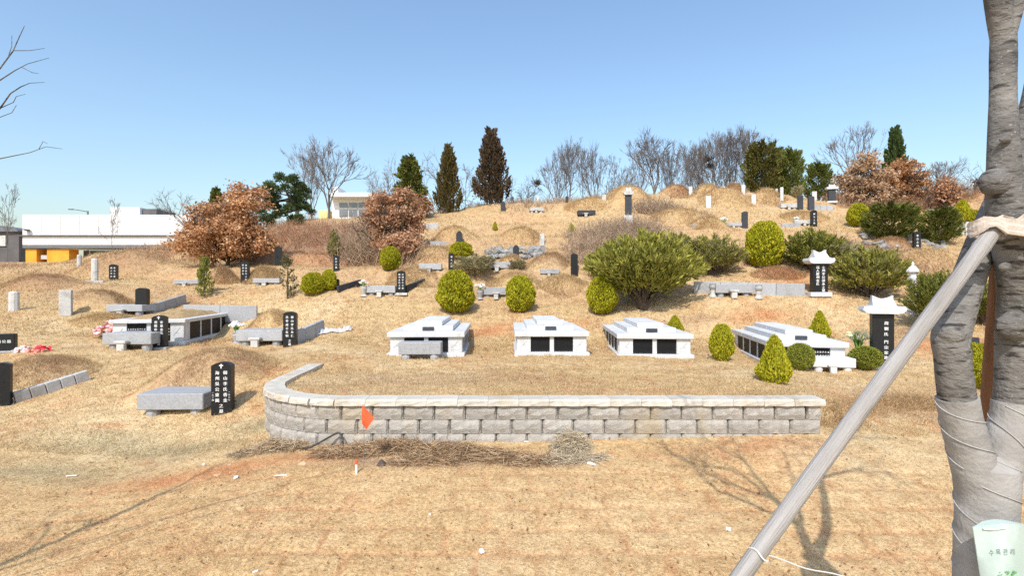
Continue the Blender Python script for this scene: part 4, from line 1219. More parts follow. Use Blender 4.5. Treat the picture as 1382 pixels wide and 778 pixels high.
GOLD = [(.46, .42, .025), (.36, .36, .025), (.54, .46, .04), (.24, .27, .025)]
GREEN = [(.28, .30, .045), (.20, .24, .04), (.34, .34, .06)]
DARK = [(.13, .155, .035), (.085, .11, .028), (.19, .20, .05), (.24, .23, .06)]
JUN = [(.31, .30, .055), (.21, .215, .042), (.42, .385, .08), (.15, .165, .035), (.33, .29, .085)]
BRNGREEN = [(.15, .105, .04), (.10, .085, .03), (.20, .15, .055), (.08, .075, .028)]
BROWN2 = [(.13, .085, .055), (.09, .062, .04), (.17, .12, .08), (.075, .065, .035)]
PINEG = [(.10, .145, .06), (.15, .19, .08), (.07, .105, .045)]
OAK = [(.52, .27, .125), (.64, .38, .20), (.42, .205, .095), (.70, .48, .29), (.34, .165, .08)]
OAKRED = [(.46, .24, .135), (.56, .32, .18), (.36, .185, .105), (.62, .41, .26)]
TAN = [(.56, .40, .26), (.48, .32, .19), (.62, .47, .33), (.40, .24, .14)]

def crown_mesh(name, seed, n, prof, pal, ln=.09, wd=.018, up=.7, rough=.16, jit=.25, ncl=5.0, K=0, size=.075):
    """foliage in a unit-high, unit-wide crown; prof(t) gives the radius at height t; K > 0 gathers it into K ragged sprays"""
    r = np.random.default_rng(seed)
    if K:
        tc = r.random(K) ** .85 * .97; ac = r.random(K) * 2 * np.pi; fc = 1 - rough * 2.2 * r.random(K) ** 1.6; fc[r.random(K) < .1] *= 1.14
        i = r.integers(0, K, n)
        c = np.stack([np.cos(ac) * prof(tc) * fc * .82, np.sin(ac) * prof(tc) * fc * .82, tc], -1)[i]
        out = np.stack([np.cos(ac), np.sin(ac), np.zeros(K)], -1)[i]
        ax = unit(out * (1 - up) + np.array([0, 0, up]))
        s_ = r.random(n)[:, None]
        p = c + ax * (s_ - .3) * size * 2.4 + r.normal(size=(n, 3)) * size * .55 * (1.05 - s_)
        inner = r.random(n) < .16
        p[inner, :2] *= r.random(inner.sum())[:, None]
        d = ax + out * .25 + r.normal(size=(n, 3)) * jit
        V, Fq = flakes(p, d, ln * (.6 + .8 * r.random(n)), wd * (.7 + .6 * r.random(n)), r)
        cl = cols(n, pal, r) * (.82 + .36 * r.random(K))[i][:, None]
        return mesh_np(name, V, Fq, M['leaf'], np.repeat(np.clip(cl, 0, .8), 4, 0))
    t = r.random(n) ** .9
    a = r.random(n) * 2 * np.pi
    R = prof(t)
    q = 1 - .45 * r.random(n) ** 2.2
    p = np.stack([np.cos(a) * R, np.sin(a) * R, t], -1)
    nz = noise3(p + .5, ncl, seed)
    q = q * (1 + rough * 2 * (nz - .5))
    p[:, :2] *= q[:, None]
    out = np.stack([np.cos(a), np.sin(a), np.zeros(n)], -1)
    d = out * (1 - up) + np.array([0, 0, up]) + r.normal(size=(n, 3)) * jit
    p -= unit(d) * ln * .5
    V, Fq = flakes(p, d, ln * (.6 + .8 * r.random(n)), wd * (.7 + .6 * r.random(n)), r)
    c = cols(n, pal, r)
    return mesh_np(name, V, Fq, M['leaf'], np.repeat(c, 4, 0))

def p_egg(t): return np.where(t > .40, .5 * np.sqrt(np.clip(1 - ((t - .40) / .62) ** 2, 0, 1)), .5 * np.sqrt(np.clip(1 - ((.40 - t) / .44) ** 2, 0, 1))) + .01
def p_cone(t): return .5 * np.where(t > .22, np.clip((1.02 - t) / .80, 0, 1) ** .72, .80 + .2 * t / .22)
def p_ball(t): return np.sqrt(np.clip(.25 - (t - .5) ** 2, 0, 1)) + .01
def p_column(t): return .5 * np.clip(np.minimum((t + .05) / .2, 1), 0, 1) * np.clip((1.03 - t) / .55, 0, 1) ** .6
def p_spire(t): return .5 * np.clip(np.minimum((t + .10) / .22, 1), 0, 1) * np.clip((1.02 - t) / .95, 0, 1) ** .85

ME = {}
for k in range(3):
    ME['gold%d' % k] = crown_mesh('foliage', 10 + k, 9000, p_egg, GOLD, .085, .017, .66, .22, .38, ncl=6)
    ME['goldcone%d' % k] = crown_mesh('foliage', 20 + k, 7500, p_cone, GOLD, .095, .019, .72, .20, .34, ncl=6)
ME['ball0'] = crown_mesh('foliage', 30, 7000, p_ball, GREEN + [(.30, .31, .06)], .085, .016, .55, .18, .35, ncl=7)
ME['ball1'] = crown_mesh('foliage', 31, 9000, p_ball, DARK, .10, .012, .5, .20, .3, K=150, size=.10)
ME['ball2'] = crown_mesh('foliage', 32, 9000, p_ball, DARK, .10, .012, .5, .20, .3, K=150, size=.10)
ME['grey'] = crown_mesh('foliage', 33, 5000, p_ball, [(.36, .33, .17), (.46, .39, .23), (.28, .28, .13), (.52, .43, .28)], .12, .012, .45, .35, .4, K=70, size=.13)
ME['sapling'] = crown_mesh('foliage', 34, 2400, p_spire, [(.25, .26, .06), (.18, .20, .05), (.32, .30, .09)], .08, .022, .5, .35, .4, K=60, size=.09)
ME['sparse'] = crown_mesh('foliage', 35, 700, p_spire, [(.17, .15, .08), (.24, .20, .11), (.13, .13, .06)], .09, .022, .3, .45, .5, K=34, size=.08)
ME['thin'] = crown_mesh('foliage', 36, 2400, p_column, [(.20, .18, .06), (.26, .24, .08), (.15, .14, .05)], .08, .045, .8, .3)
ME['conegreen'] = crown_mesh('crown', 37, 13000, p_spire, DARK, .055, .013, .28, .30, .35, K=230, size=.060)
ME['conebrown'] = crown_mesh('crown', 38, 13000, p_spire, BRNGREEN, .050, .012, .62, .30, .28, K=190, size=.062)
ME['conedark'] = crown_mesh('crown', 39, 15000, p_spire, BROWN2, .046, .012, .58, .34, .28, K=210, size=.062)
ME['evground'] = crown_mesh('crown', 43, 13000, p_egg, BRNGREEN + DARK, .06, .013, .55, .28, .3, K=190, size=.075)
ME['evgreen2'] = crown_mesh('crown', 44, 11000, p_egg, DARK + [(.20, .26, .06)], .06, .013, .5, .30, .3, K=150, size=.08)
ME['cone2'] = crown_mesh('crown', 45, 12000, p_spire, [(.075, .12, .04), (.11, .15, .05), (.06, .09, .03)], .045, .014, .65, .22, .25, K=210, size=.055)
_stem = MB().tube([(0, 0, -.12), (0.01, 0, .2), (0, .01, .45)], [.05, .045, .025], 7).mesh('stem', M['darkbark'])
_trk = MB().tube([(0, 0, -.06), (0.005, 0, .2), (0, .005, .55), (0, 0, .95)], [.045, .036, .022, .004], 8).mesh('trunk', M['darkbark'])

def plant(u, v, wp, hp, kind, label, name='golden_shrub', cat='shrub', group=None, lift=.05, Y=None, tree=False, rot=0, vtop=None):
    if Y is None: x, y = hit(u, v)
    else: x, y = (u - 691) / F * Y, Y
    z = h1(x, y)
    H = hp * y / F; W = wp * y / F
    if vtop is not None: H = CAMZ - (vtop - 389) / F * y - z
    SZ.append(('PLANT ' + label[:34], round(y, 1), round(W, 2), round(H, 2)))
    t = thing(name, label, cat, (x, y, z - .02), rot, group)
    o = link('crown' if tree else 'foliage', ME[kind], t, (0, 0, lift * H)); kw = 1.28 if kind in ('conegreen', 'conebrown', 'conedark', 'cone2', 'evground', 'evgreen2') else 1.05; o.scale = (W * kw, W * kw, H * (1 - lift))
    s = link('trunk' if tree else 'stem', _trk if tree else _stem, t); s.scale = (W if not tree else H * .55, W if not tree else H * .55, H)
    return t

GG = 'golden egg-shaped shrubs'
PL = [
 (615, 422, 46, 56, 'gold0', 'largest golden egg-shaped shrub above the leftmost white crypt'), (702, 421, 37, 48, 'gold1', 'golden egg-shaped shrub above the middle white crypt'),
 (812, 424, 37, 50, 'gold2', 'golden egg-shaped shrub touching the big spreading juniper'), (526.5, 365, 25, 32, 'gold1', 'golden round shrub at the foot of the bushy brown oak'),
 (423, 398, 29, 30, 'gold2', 'left golden shrub of the touching pair by the slope curb'), (444, 392, 19, 28, 'gold0', 'right, smaller golden shrub of the touching pair by the slope curb'),
 (974, 488, 29, 50, 'gold1', 'golden egg-shaped shrub between two white crypts on the terrace'), (911, 450, 23, 24, 'goldcone0', 'small pointed golden shrub behind the crypt with its left side showing'),
 (1045, 516, 41, 63, 'goldcone1', 'pointed golden shrub nearest the wall, before the right-hand crypt'), (1106, 457, 25, 37, 'goldcone2', 'small pointed golden shrub behind the right-hand crypt'),
 (622, 349, 29, 22, 'gold0', 'golden shrub under the round-topped headstone on the slope'), (771, 313, 8, 12, 'goldcone0', 'tiny pointed golden shrub alone on the upper slope'),
 (668, 311, 7, 12, 'goldcone1', 'tiny thin golden shrub on the slope below the brown cypress'), (1032, 361, 46, 61, 'gold2', 'tall golden shrub between two dark spreading junipers'),
 (1158, 306, 25, 31, 'gold1', 'golden shrub left of the dark round shrub on the right slope'), (1299, 300, 24, 30, 'goldcone2', 'yellow-green pointed shrub above the small white table'),
 (1315, 309, 19, 25, 'gold0', 'small golden shrub tucked beside the tree trunk'), (1321, 524, 36, 60, 'gold1', 'golden shrub seen between the trunk and the low golden grass on the right')]
for i, (u, v, w, h, k, lab) in enumerate(PL): plant(u, v, w, h, k, lab, group=GG, rot=i * 1.3)
plant(1080, 500, 32, 37, 'ball0', 'round green shrub between the pointed golden shrub and the crypt', name='green_shrub')
plant(1168, 499, 36, 32, 'ball0', 'round green shrub with pale yellow lilies beside the tallest headstone', name='green_shrub')
plant(1202, 325, 58, 47, 'ball1', 'wide dark green shrub above the pale rubble bank', name='dark_shrub')
plant(1269, 329, 44, 44, 'ball2', 'dark green round shrub left of the small white table', name='dark_shrub')
plant(640, 372, 48, 25, 'grey', 'grey-green straggly bush right of a black headstone on the slope', name='straggly_bush')
plant(940, 356, 60, 30, 'grey', 'dry olive bush between the two big junipers on the bank', name='straggly_bush')
plant(1135, 372, 50, 40, 'grey', 'dry olive bush filling the gap behind the white-roofed headstone', name='straggly_bush')
plant(697, 366, 22, 14, 'grey', 'low grey-green bush at the foot of the round-topped headstone', name='straggly_bush')
plant(1333, 266, 12, 15, 'ball0', 'small green shrub on the far right skyline', name='green_shrub')
plant(1076, 268, 13, 16, 'grey', 'tan leafy bush beside the ridge posts', name='straggly_bush')
plant(276, 402, 26, 52, 'sapling', 'small green conifer sapling on the left slope', name='conifer_sapling', cat='tree', tree=True, lift=.1)
plant(388, 404, 28, 58, 'sparse', 'thin brownish sapling left of the paired golden shrubs', name='conifer_sapling', cat='tree', tree=True, lift=.12)
plant(451, 348, 15, 37, 'thin', 'thin columnar shrub behind a black headstone on the bank', name='columnar_shrub', lift=.02)
# evergreens on the skyline
plant(553, 292, 48, 0, 'conegreen', 'dark green conifer on the skyline left of two cypresses', 'conifer_tree', 'tree', Y=30, tree=True, lift=.02, vtop=211)
plant(605, 290, 36, 0, 'conebrown', 'brownish green cypress, left of the tallest one on the skyline', 'cypress_tree', 'tree', Y=31.5, tree=True, lift=.02, vtop=199)
plant(663, 280, 50, 0, 'conedark', 'tallest dark brown cypress on the skyline', 'cypress_tree', 'tree', Y=32.5, tree=True, lift=.02, vtop=178)
plant(1028, 260, 40, 0, 'evground', 'brown-green evergreen, leftmost of three on the right ridge', 'evergreen_tree', 'tree', Y=35.5, tree=True, lift=.02, vtop=196)
plant(1052, 260, 28, 0, 'conegreen', 'dark evergreen, middle of three on the right ridge', 'evergreen_tree', 'tree', Y=36.2, tree=True, lift=.02, vtop=200)
plant(1067, 260, 30, 0, 'evgreen2', 'fresh green evergreen, right of three on the ridge', 'evergreen_tree', 'tree', Y=35.5, tree=True, lift=.02, vtop=204)
plant(1105, 262, 30, 0, 'evgreen2', 'small green pine alone on the right ridge', 'evergreen_tree', 'tree', Y=35, tree=True, lift=.02, vtop=222)
plant(1208, 262, 38, 0, 'cone2', 'pointed dark green conifer rising behind the tan oak', 'conifer_tree', 'tree', Y=36, tree=True, lift=.02, vtop=176)
plant(292, 300, 26, 0, 'conegreen', 'dark conifer top showing above the brown oak', 'conifer_tree', 'tree', Y=29, tree=True, lift=.02, vtop=254)
x, y = hit(1165, 492)
bouquet('lily_bouquet', 'pale yellow lilies standing in the shrub by the tallest headstone', (x + .02, y + .22, h1(x, y) - .02), .17, ['petalyellow', 'petalyellow'], 22, vase=(.26, .08, 'grey'), stemh=.44)

# spreading junipers
def juniper(u, v, wp, hp, label, seed, nb=120, pal=JUN, trunk=.12, flat=.06, per=105):
    x, y = hit(u, v); z = h1(x, y)
    W = wp * y / F * 1.12; H = hp * y / F
    SZ.append(('JUN ' + label[:34], round(y, 1), round(W, 2), round(H, 2)))
    r = np.random.default_rng(seed)
    t = thing('spreading_juniper', label, 'shrub', (x, y, z - .03), 0, 'dark spreading junipers')
    Ps = []; Ds = []; L_ = []
    br = MB()
    for b in range(nb):
        a = r.random() * 2 * np.pi; q = np.sqrt(r.random())
        tip = np.array([np.cos(a) * q * W / 2, np.sin(a) * q * W / 2 * .85, H * (np.sqrt(max(0, 1 - (q * .93) ** 2)) * (1 - flat) + flat) * r.uniform(.80, 1.05)])
        base = np.array([np.cos(a) * W * .05, np.sin(a) * W * .05, H * .10])
        mid = np.array([tip[0] * .55, tip[1] * .55, H * .14 + tip[2] * .42])
        s = .30 + .70 * r.random(per) ** .8
        s = s[:, None]
        pc = (1 - s) ** 2 * base + 2 * s * (1 - s) * mid + s ** 2 * tip
        dc = unit(2 * (1 - s) * (mid - base) + 2 * s * (tip - mid))
        sp = (.10 * W * .30) * (1.15 - s) + .02
        pc = pc + r.normal(size=(per, 3)) * sp * .8
        Ps.append(pc); Ds.append(dc + np.array([0, 0, .22]) + r.normal(size=(per, 3)) * .42); L_.append(np.full(per, W * .055))
        if b % 3 == 0:
            br.tube([base * np.array([.5, .5, 0]) + np.array([0, 0, -.05]), base, (base + mid * 2) / 3, (mid + tip) / 2 * .96], [trunk * .28, trunk * .22, trunk * .14, trunk * .05], 5)
    p = np.concatenate(Ps); d = np.concatenate(Ds); ln = np.concatenate(L_) * (.6 + .8 * r.random(len(p)))
    V, Fq = flakes(p, d, ln * .9, ln * .125, r)
    link('foliage', mesh_np('foliage', V, Fq, M['leaf'], np.repeat(cols(len(p), pal, r), 4, 0)), t)
    br.tube([(0, 0, -.1), (0, 0, H * .12)], [trunk * .6, trunk * .5], 8)
    br.build('branches', M['darkbark'], t)
    return t
juniper(868, 417, 146, 100, 'biggest spreading juniper with a bare dark base behind the terrace', 101, 190, flat=.30)
juniper(825, 376, 70, 46, 'juniper behind the left side of the biggest one', 102, 80)
juniper(962, 372, 82, 56, 'greyer spreading juniper right of the biggest one', 103, 110, pal=JUN + [(.30, .24, .15), (.24, .20, .12)])
juniper(905, 352, 66, 38, 'low juniper on the bank behind the biggest one', 104, 80, pal=JUN + [(.30, .26, .15)])
juniper(1098, 366, 88, 56, 'dark spreading juniper behind the white-roofed headstone', 105, 110, pal=DARK + JUN)
juniper(1175, 402, 104, 68, 'brownish spreading juniper right of the white-roofed headstone', 106, 130, pal=JUN + [(.30, .25, .13)])
juniper(1262, 444, 80, 82, 'dark leaning juniper behind the white lantern post', 107, 120, pal=DARK + JUN[:2])
juniper(1330, 440, 70, 66, 'dark juniper partly hidden by the tree and its support', 108, 100, pal=DARK + JUN[:2])

# ---------------------------------------------------------------- bare trees
def grow(r, p, d, L, rad, depth, out, tips, wob=.16, tro=.10, split=(2, 3), ang=(.35, .75), lf=(.66, .86), side=.5, minr=.004):
    n = 4
    d = d / np.linalg.norm(d)
    pts = [p.copy()]
    r0 = rad
    for i in range(n):
        d = d + np.array([r.uniform(-wob, wob), r.uniform(-wob, wob), tro * r.random()])
        d /= np.linalg.norm(d)
        q = p + d * L / n
        r1 = rad * (1 - .30 * (i + 1) / n)
        out.append((p, q, r0, r1)); r0 = r1; p = q; pts.append(q)
        if depth > 0 and i > 0 and r.random() < side:
            sd_ = d + unit(r.normal(size=3)) * r.uniform(.6, 1.0); sd_[2] = max(sd_[2], -.05)
            grow(r, q, sd_, L * r.uniform(.4, .65), r1 * .5, depth - 2, out, tips, wob, tro, split, ang, lf, side * .8, minr) if depth >= 2 else out.append((q, q + unit(sd_) * L * .4, max(r1 * .5, minr), minr * .6))
    if depth <= 0:
        tips.append((p, d)); return
    for k in range(r.integers(split[0], split[1] + 1)):
        a = r.uniform(*ang)
        s = unit(np.cross(d, unit(r.normal(size=3))))
        nd_ = d * math.cos(a) + s * math.sin(a)
        grow(r, p, nd_, L * r.uniform(*lf), max(rad * .70 * r.uniform(.72, .95), minr), depth - 1, out, tips, wob, tro, split, ang, lf, side, minr)

def seg_mesh(name, segs, mat):
    Vs = []; Fs = []; off = 0
    P = np.array([s[0] for s in segs]); Q = np.array([s[1] for s in segs]); r0 = np.array([s[2] for s in segs]); r1 = np.array([s[3] for s in segs])
    for k, lo, hi in ((8, .05, 9), (5, .015, .05), (3, 0, .015)):
        m_ = (r0 >= lo) & (r0 < hi)
        n = int(m_.sum())
        if not n: continue
        d = unit(Q[m_] - P[m_]); ref = np.where(np.abs(d[:, 2:3]) < .9, np.array([[0, 0, 1.]]), np.array([[1., 0, 0]]))
        a = unit(np.cross(d, ref)); b = np.cross(d, a)
        V = np.empty((n, 2, k, 3))
        ext = d * (r1[m_] * .4)[:, None]
        for j in range(k):
            c, s = math.cos(2 * math.pi * j / k), math.sin(2 * math.pi * j / k)
            V[:, 0, j] = P[m_] - ext + (a * c + b * s) * r0[m_][:, None]
            V[:, 1, j] = Q[m_] + ext + (a * c + b * s) * r1[m_][:, None]
        Vs.append(V.reshape(-1, 3))
        base = off + np.arange(n)[:, None] * 2 * k
        j = np.arange(k)[None]; j2 = (j + 1) % k
        Fs.append(np.stack([base + j, base + j2, base + k + j2, base + k + j], -1).reshape(-1, 4)); off += n * 2 * k
    return mesh_np(name, np.concatenate(Vs), Fs, mat, smooth=True)

def tree_meshes(seed, kind):
    """unit-height leafless tree: (trunk mesh, crown mesh)"""
    r = np.random.default_rng(seed); segs = []; tips = []
    if kind == 'broad':
        p = np.zeros(3)
        segs.append((np.array([0, 0, -.08]), np.array([.01, 0, .16]), .022, .017)); p = np.array([.01, 0, .16])
        for k in range(4):
            a = k * 1.57 + r.random(); s = r.uniform(.22, .50)
            grow(r, p.copy(), np.array([math.cos(a) * s, math.sin(a) * s, 1.0]), .25, .0125, 5, segs, tips, .13, .10, (2, 3), (.25, .62), (.66, .88), .45, .0021)
    elif kind == 'slim':
        p = np.array([0, 0, -.08]); d = np.array([r.uniform(-.05, .05), 0, 1.]); rad = .013
        for k in range(9):
            q = p + unit(d) * .115; segs.append((p, q, rad, rad * .9)); rad *= .86; p = q
            d = d + r.normal(size=3) * .07; d[2] = 1
            if k > 1:
                for _ in range(2):
                    a = r.random() * 6.283; up = r.uniform(.7, 1.4)
                    grow(r, p.copy(), np.array([math.cos(a), math.sin(a), up]), .20 * (1 - k * .06), rad * .55, 3, segs, tips, .16, .12, (2, 3), (.25, .6), (.62, .85), .5, .0021)
    else:   # twisted, several leaning stems
        for k in range(3):
            a = r.random() * 6.283
            grow(r, np.array([math.cos(a) * .02, math.sin(a) * .02, -.06]), np.array([math.cos(a) * .45, math.sin(a) * .45, 1.]), .30, .012, 4, segs, tips, .24, .05, (2, 3), (.4, .9), (.6, .85), .5, .0022)
    zt = max(s[1][2] for s in segs)
    segs = [(a / zt, b / zt, c / zt, d / zt) for a, b, c, d in segs]
    big = [s for s in segs if s[2] > .0075]; small = [s for s in segs if s[2] <= .0075]
    return seg_mesh('trunk', big, M['twig']), seg_mesh('crown', small, M['twig'])
TM = {}
for kind, seeds in (('broad', (201, 202, 203)), ('slim', (211, 212, 213)), ('twist', (221, 222))):
    for i, s in enumerate(seeds): TM['%s%d' % (kind, i)] = tree_meshes(s, kind)

def bare(u, vtop, wp, Y, kind, label, rot=0.0, group='leafless trees along the ridge', cat='tree', share=False):
    x = (u - 691) / F * Y; z = h1(x, Y)
    H = CAMZ - (vtop - 389) / F * Y - z
    W = wp * Y / F
    SZ.append(('TREE ' + label[:34], round(Y, 1), round(W, 2), round(H, 2)))
    t = thing('bare_tree', None if share else label, cat, (x, Y, z), rot, group)
    t['label'] = label
    tm, cm = TM[kind]
    zw = {'broad': .95, 'slim': .55, 'twist': .9}[kind[:-1]]
    k = W / (H * zw); k = min(max(k, .6), 1.9)
    for nm, me in (('trunk', tm), ('crown', cm)):
        o = link(nm, me, t); o.scale = (H * k, H * k, H)
    return t
bare(443, 184, 104, 33.5, 'broad0', 'wide leafless tree with several stems left of the skyline conifers')
bare(420, 196, 60, 36, 'broad1', 'leafless tree behind the left side of the wide leafless tree')
bare(505, 220, 46, 34, 'twist0', 'small drooping leafless tree above the bushy brown oak')
bare(255, 256, 70, 31, 'twist1', 'grey leafless bush left of the brown oak')
bare(540, 205, 50, 38, 'twist0', 'thin leafless tree behind the dark green conifer', 1.2)
bare(590, 205, 60, 39, 'twist1', 'crooked leafless tree left of the brownish cypress', .7)
bare(628, 222, 34, 37, 'slim0', 'thin leafless tree between the two cypresses')
bare(10, 246, 26, 40, 'slim1', 'thin leafless tree at the left edge by the dark house')
bare(152, 266, 30, 34, 'slim2', 'thin leafless sapling in front of the white building')
bare(700, 236, 44, 40, 'twist1', 'low crooked tree leaning left of the nest tree', 2.0)
bare(738, 222, 46, 39, 'slim0', 'leafless tree holding the lower bird nest', .5)
bare(768, 186, 60, 40, 'broad1', 'dense leafless tree, left one of the tall ridge pair', .9)
bare(787, 186, 44, 41, 'slim1', 'upright leafless tree, right one of the tall ridge pair', 1.9)
bare(815, 205, 36, 42, 'slim2', 'slender leafless tree left of the broad ridge tree', 1.0)
bare(882, 176, 100, 38, 'broad2', 'broadest leafless tree on the ridge with a clear rounded crown')
bare(850, 222, 50, 40, 'twist0', 'leaning leafless tree behind the roofed ridge headstone', 2.6)
RT = 'slender leafless tree in the dense row right of the broadest ridge tree'
for i, (u, vt, w, Y, k) in enumerate([(915, 200, 44, 41, 'slim0'), (932, 190, 40, 42, 'slim1'), (948, 182, 46, 40, 'broad0'), (962, 176, 42, 42, 'slim2'), (975, 186, 36, 41, 'slim0'), (985, 168, 54, 40, 'broad1'),
                                      (1000, 172, 40, 43, 'slim1'), (1012, 166, 52, 41, 'broad2'), (1030, 178, 48, 43, 'slim2'), (925, 215, 40, 39, 'twist0'), (968, 215, 44, 39.5, 'twist1'), (905, 214, 30, 40, 'slim2'), (996, 200, 30, 39.5, 'slim0'), (1048, 196, 40, 44, 'slim0'), (938, 186, 44, 44, 'broad2'), (955, 178, 40, 45, 'slim0'), (970, 172, 46, 45, 'broad0'), (1020, 168, 44, 45, 'slim0')]):
    bare(u, vt, w, Y, k, RT, i * 1.7 + .3, share=True)
bare(1152, 164, 84, 38, 'broad0', 'rounded leafless tree behind the tan oak on the right', 2.2)
bare(1275, 214, 70, 40, 'broad2', 'pale leafless tree on the right skyline beside the red-brown oak', 1.1)
bare(1308, 222, 50, 42, 'twist1', 'faint leafless tree near the trunk on the right skyline', .4)
bare(752, 196, 44, 44, 'broad0', 'leafless tree behind the tall ridge pair on its left', 2.0)
bare(800, 192, 40, 45, 'broad2', 'leafless tree behind the tall ridge pair on its right', .6)
bare(862, 196, 60, 43, 'broad0', 'leafless tree behind the broadest one on its left', 1.4)
bare(900, 192, 56, 44, 'broad1', 'leafless tree behind the broadest one on its right', 2.9)
bare(718, 240, 50, 42, 'twist0', 'low crooked tree left of the lower nest', .9)
bare(838, 214, 40, 45, 'slim1', 'slim leafless tree rising behind the roofed ridge headstone', 2.0)
bare(828, 232, 30, 43, 'slim1', 'short leafless sapling left of the roofed ridge headstone', .3)
for u, v, Y, R, lab in [(725, 247, 39, .32, 'dark bird nest in the low ridge tree'), (955, 215, 40, .36, 'dark bird nest high in the dense row of ridge trees'), (958, 224, 40.3, .3, 'second nest just under the high nest')]:
    r = random.Random(u); x, y, z = P3(u, v, Y)
    m_ = MB()
    for i in range(130):
        a = Vector((r.gauss(0, 1), r.gauss(0, 1), r.gauss(0, .7))).normalized() * R * r.uniform(.3, 1)
        b = a + Vector((r.gauss(0, 1), r.gauss(0, 1), r.gauss(0, .6))).normalized() * R * .8
        m_.tube([a, b], [.02, .008], 3, cap=False)
    m_.hull([(r.gauss(0, .3) * R, r.gauss(0, .3) * R, r.gauss(0, .25) * R) for _ in range(18)])
    tag(m_.build('bird_nest', M['nest'], None, (x, y, z)), lab, 'nest')

# ---------------------------------------------------------------- oaks that keep their dead leaves
def oak(u, v, label, u0, u1, vtop, vlow, pal, seed, nl=9000, leaf=.13, Y=None, name='brown_oak', stems=1, lobes=None, depth_k=.8):
    if Y is None: x, y = hit(u, v)
    else: x, y = (u - 691) / F * Y, Y
    z = h1(x, y)
    k = y / F
    cx = ((u0 + u1) / 2 - u) * k; W = (u1 - u0) * k; zt = CAMZ - (vtop - 389) * k - z; zl = CAMZ - (vlow - 389) * k - z
    SZ.append(('OAK ' + label[:34], round(y, 1), round(W, 2), round(zt, 2)))
    r = np.random.default_rng(seed)
    t = thing(name, label, 'tree', (x, y, z))
    segs = []; tips = []
    hb = max(zl, .25)
    for s in range(stems):
        a0 = r.random() * 6.28
        b = np.array([math.cos(a0) * .12 * (stems > 1), math.sin(a0) * .12 * (stems > 1), -.15]); f = np.array([cx * .15, 0, hb * .7])
        segs.append((b, f, .10 / stems ** .5, .08 / stems ** .5))
        for j in range(6):
            a = j * 1.05 + r.random() * .6; sp = r.uniform(.25, .9)
            grow(r, f.copy(), np.array([math.cos(a) * sp + cx * .12, math.sin(a) * sp * depth_k, r.uniform(.35, 1.0)]), (zt - hb) * .36, .045, 3, segs, tips, .22, .06, (2, 3), (.35, .85), (.6, .85), .5, .006)
    # leaves hang in clumps through the crown
    nc = 190
    a = r.random(nc) * 6.283; q = r.random(nc) ** .42 * (.72 + .42 * vnoise(np.cos(a) * 1.7 + seed, np.sin(a) * 1.7 + r.random(nc) * .8, 5)); ph = np.arccos(r.uniform(-.75, 1, nc))
    cc = np.stack([cx + np.cos(a) * np.sin(ph) * q * W / 2, np.sin(a) * np.sin(ph) * q * W / 2 * depth_k, (zt + zl) / 2 + np.cos(ph) * q * (zt - zl) / 2], -1)
    # crowns narrow upwards and are ragged at the rim
    f_ = np.clip((cc[:, 2] - zl) / (zt - zl), 0, 1); cc[:, 0] = cx + (cc[:, 0] - cx) * (1.12 - .35 * f_); 
    if lobes:
        wt = np.array([a_ * b_ for _, _, a_, b_ in lobes], float); li = r.choice(len(lobes), nc, p=wt / wt.sum())
        lb_ = np.array(lobes, float)[li]; q3 = unit(r.normal(size=(nc, 3))) * (r.random(nc) ** .45)[:, None]
        yy = (r.random(len(lobes)) - .5)[li] * W * .25
        cc = np.stack([(lb_[:, 0] - u + q3[:, 0] * lb_[:, 2]) * k, yy + q3[:, 1] * lb_[:, 2] * k, CAMZ - (lb_[:, 1] - 389 + q3[:, 2] * lb_[:, 3]) * k - z], -1)
        cc[:, 2] = np.maximum(cc[:, 2], .08)
    i = r.integers(0, nc, nl)
    p = cc[i] + r.normal(size=(nl, 3)) * np.array([.17, .17, .12]) * (W / 4.6) ** .6
    d = r.normal(size=(nl, 3)) + np.array([0, 0, -.45])
    V, Fq = flakes(p, d, leaf * (.6 + .8 * r.random(nl)), leaf * .27 * (.7 + .6 * r.random(nl)), r, .55)
    cl = cols(nl, pal, r) * (0.86 + .28 * r.random(nc))[i][:, None]
    for c in cc[::3]:
        m0 = np.array([cx * .4 + (c[0] - cx) * .4, c[1] * .4, hb + (c[2] - hb) * .5])
        segs.append((np.array([cx * .15, 0, hb * .7]), m0, .03, .02)); segs.append((m0, c, .02, .006))
    link('trunk', seg_mesh('trunk', segs, M['darkbark']), t)
    link('crown', mesh_np('crown', V, Fq, M['oakleaf'], np.repeat(np.clip(cl, 0, .75), 4, 0)), t)
    return t
oak(308, 361, 'wide rust-brown oak keeping its dead leaves on the left', 236, 374, 256, 352, OAK, 301, 22000, .135, lobes=[(303, 298, 42, 32), (306, 318, 52, 26), (300, 280, 26, 18), (268, 322, 32, 20), (335, 288, 30, 28), (350, 322, 26, 20), (312, 335, 44, 18), (325, 264, 14, 12), (252, 322, 16, 10), (288, 285, 22, 18), (362, 332, 16, 10), (275, 345, 26, 9), (345, 268, 16, 16)])
oak(527, 347, 'bushy brown oak on the bank below the skyline conifers', 486, 574, 262, 340, OAKRED, 302, 12000, .13, stems=3, lobes=[(545, 288, 24, 22), (518, 296, 24, 24), (556, 318, 16, 20), (530, 325, 22, 18), (503, 285, 14, 18), (520, 268, 18, 10), (545, 262, 12, 8)])
oak(545, 352, 'low skirt of brown oak leaves at the foot of the bushy oak', 512, 572, 315, 352, OAKRED, 303, 6000, .13, stems=3)
oak(566, 300, 'small reddish oak between the green conifer and the cypress', 550, 584, 262, 294, OAKRED, 304, 2200, .16, Y=29.5)
oak(1165, 285, 'tan-leaved oak, paler one of the pair on the right', 1124, 1206, 208, 284, TAN, 305, 10000, .17, Y=31.5, lobes=[(1162, 224, 20, 14), (1150, 248, 20, 20), (1178, 245, 20, 20), (1140, 268, 15, 12), (1168, 268, 28, 12), (1192, 262, 12, 14)])
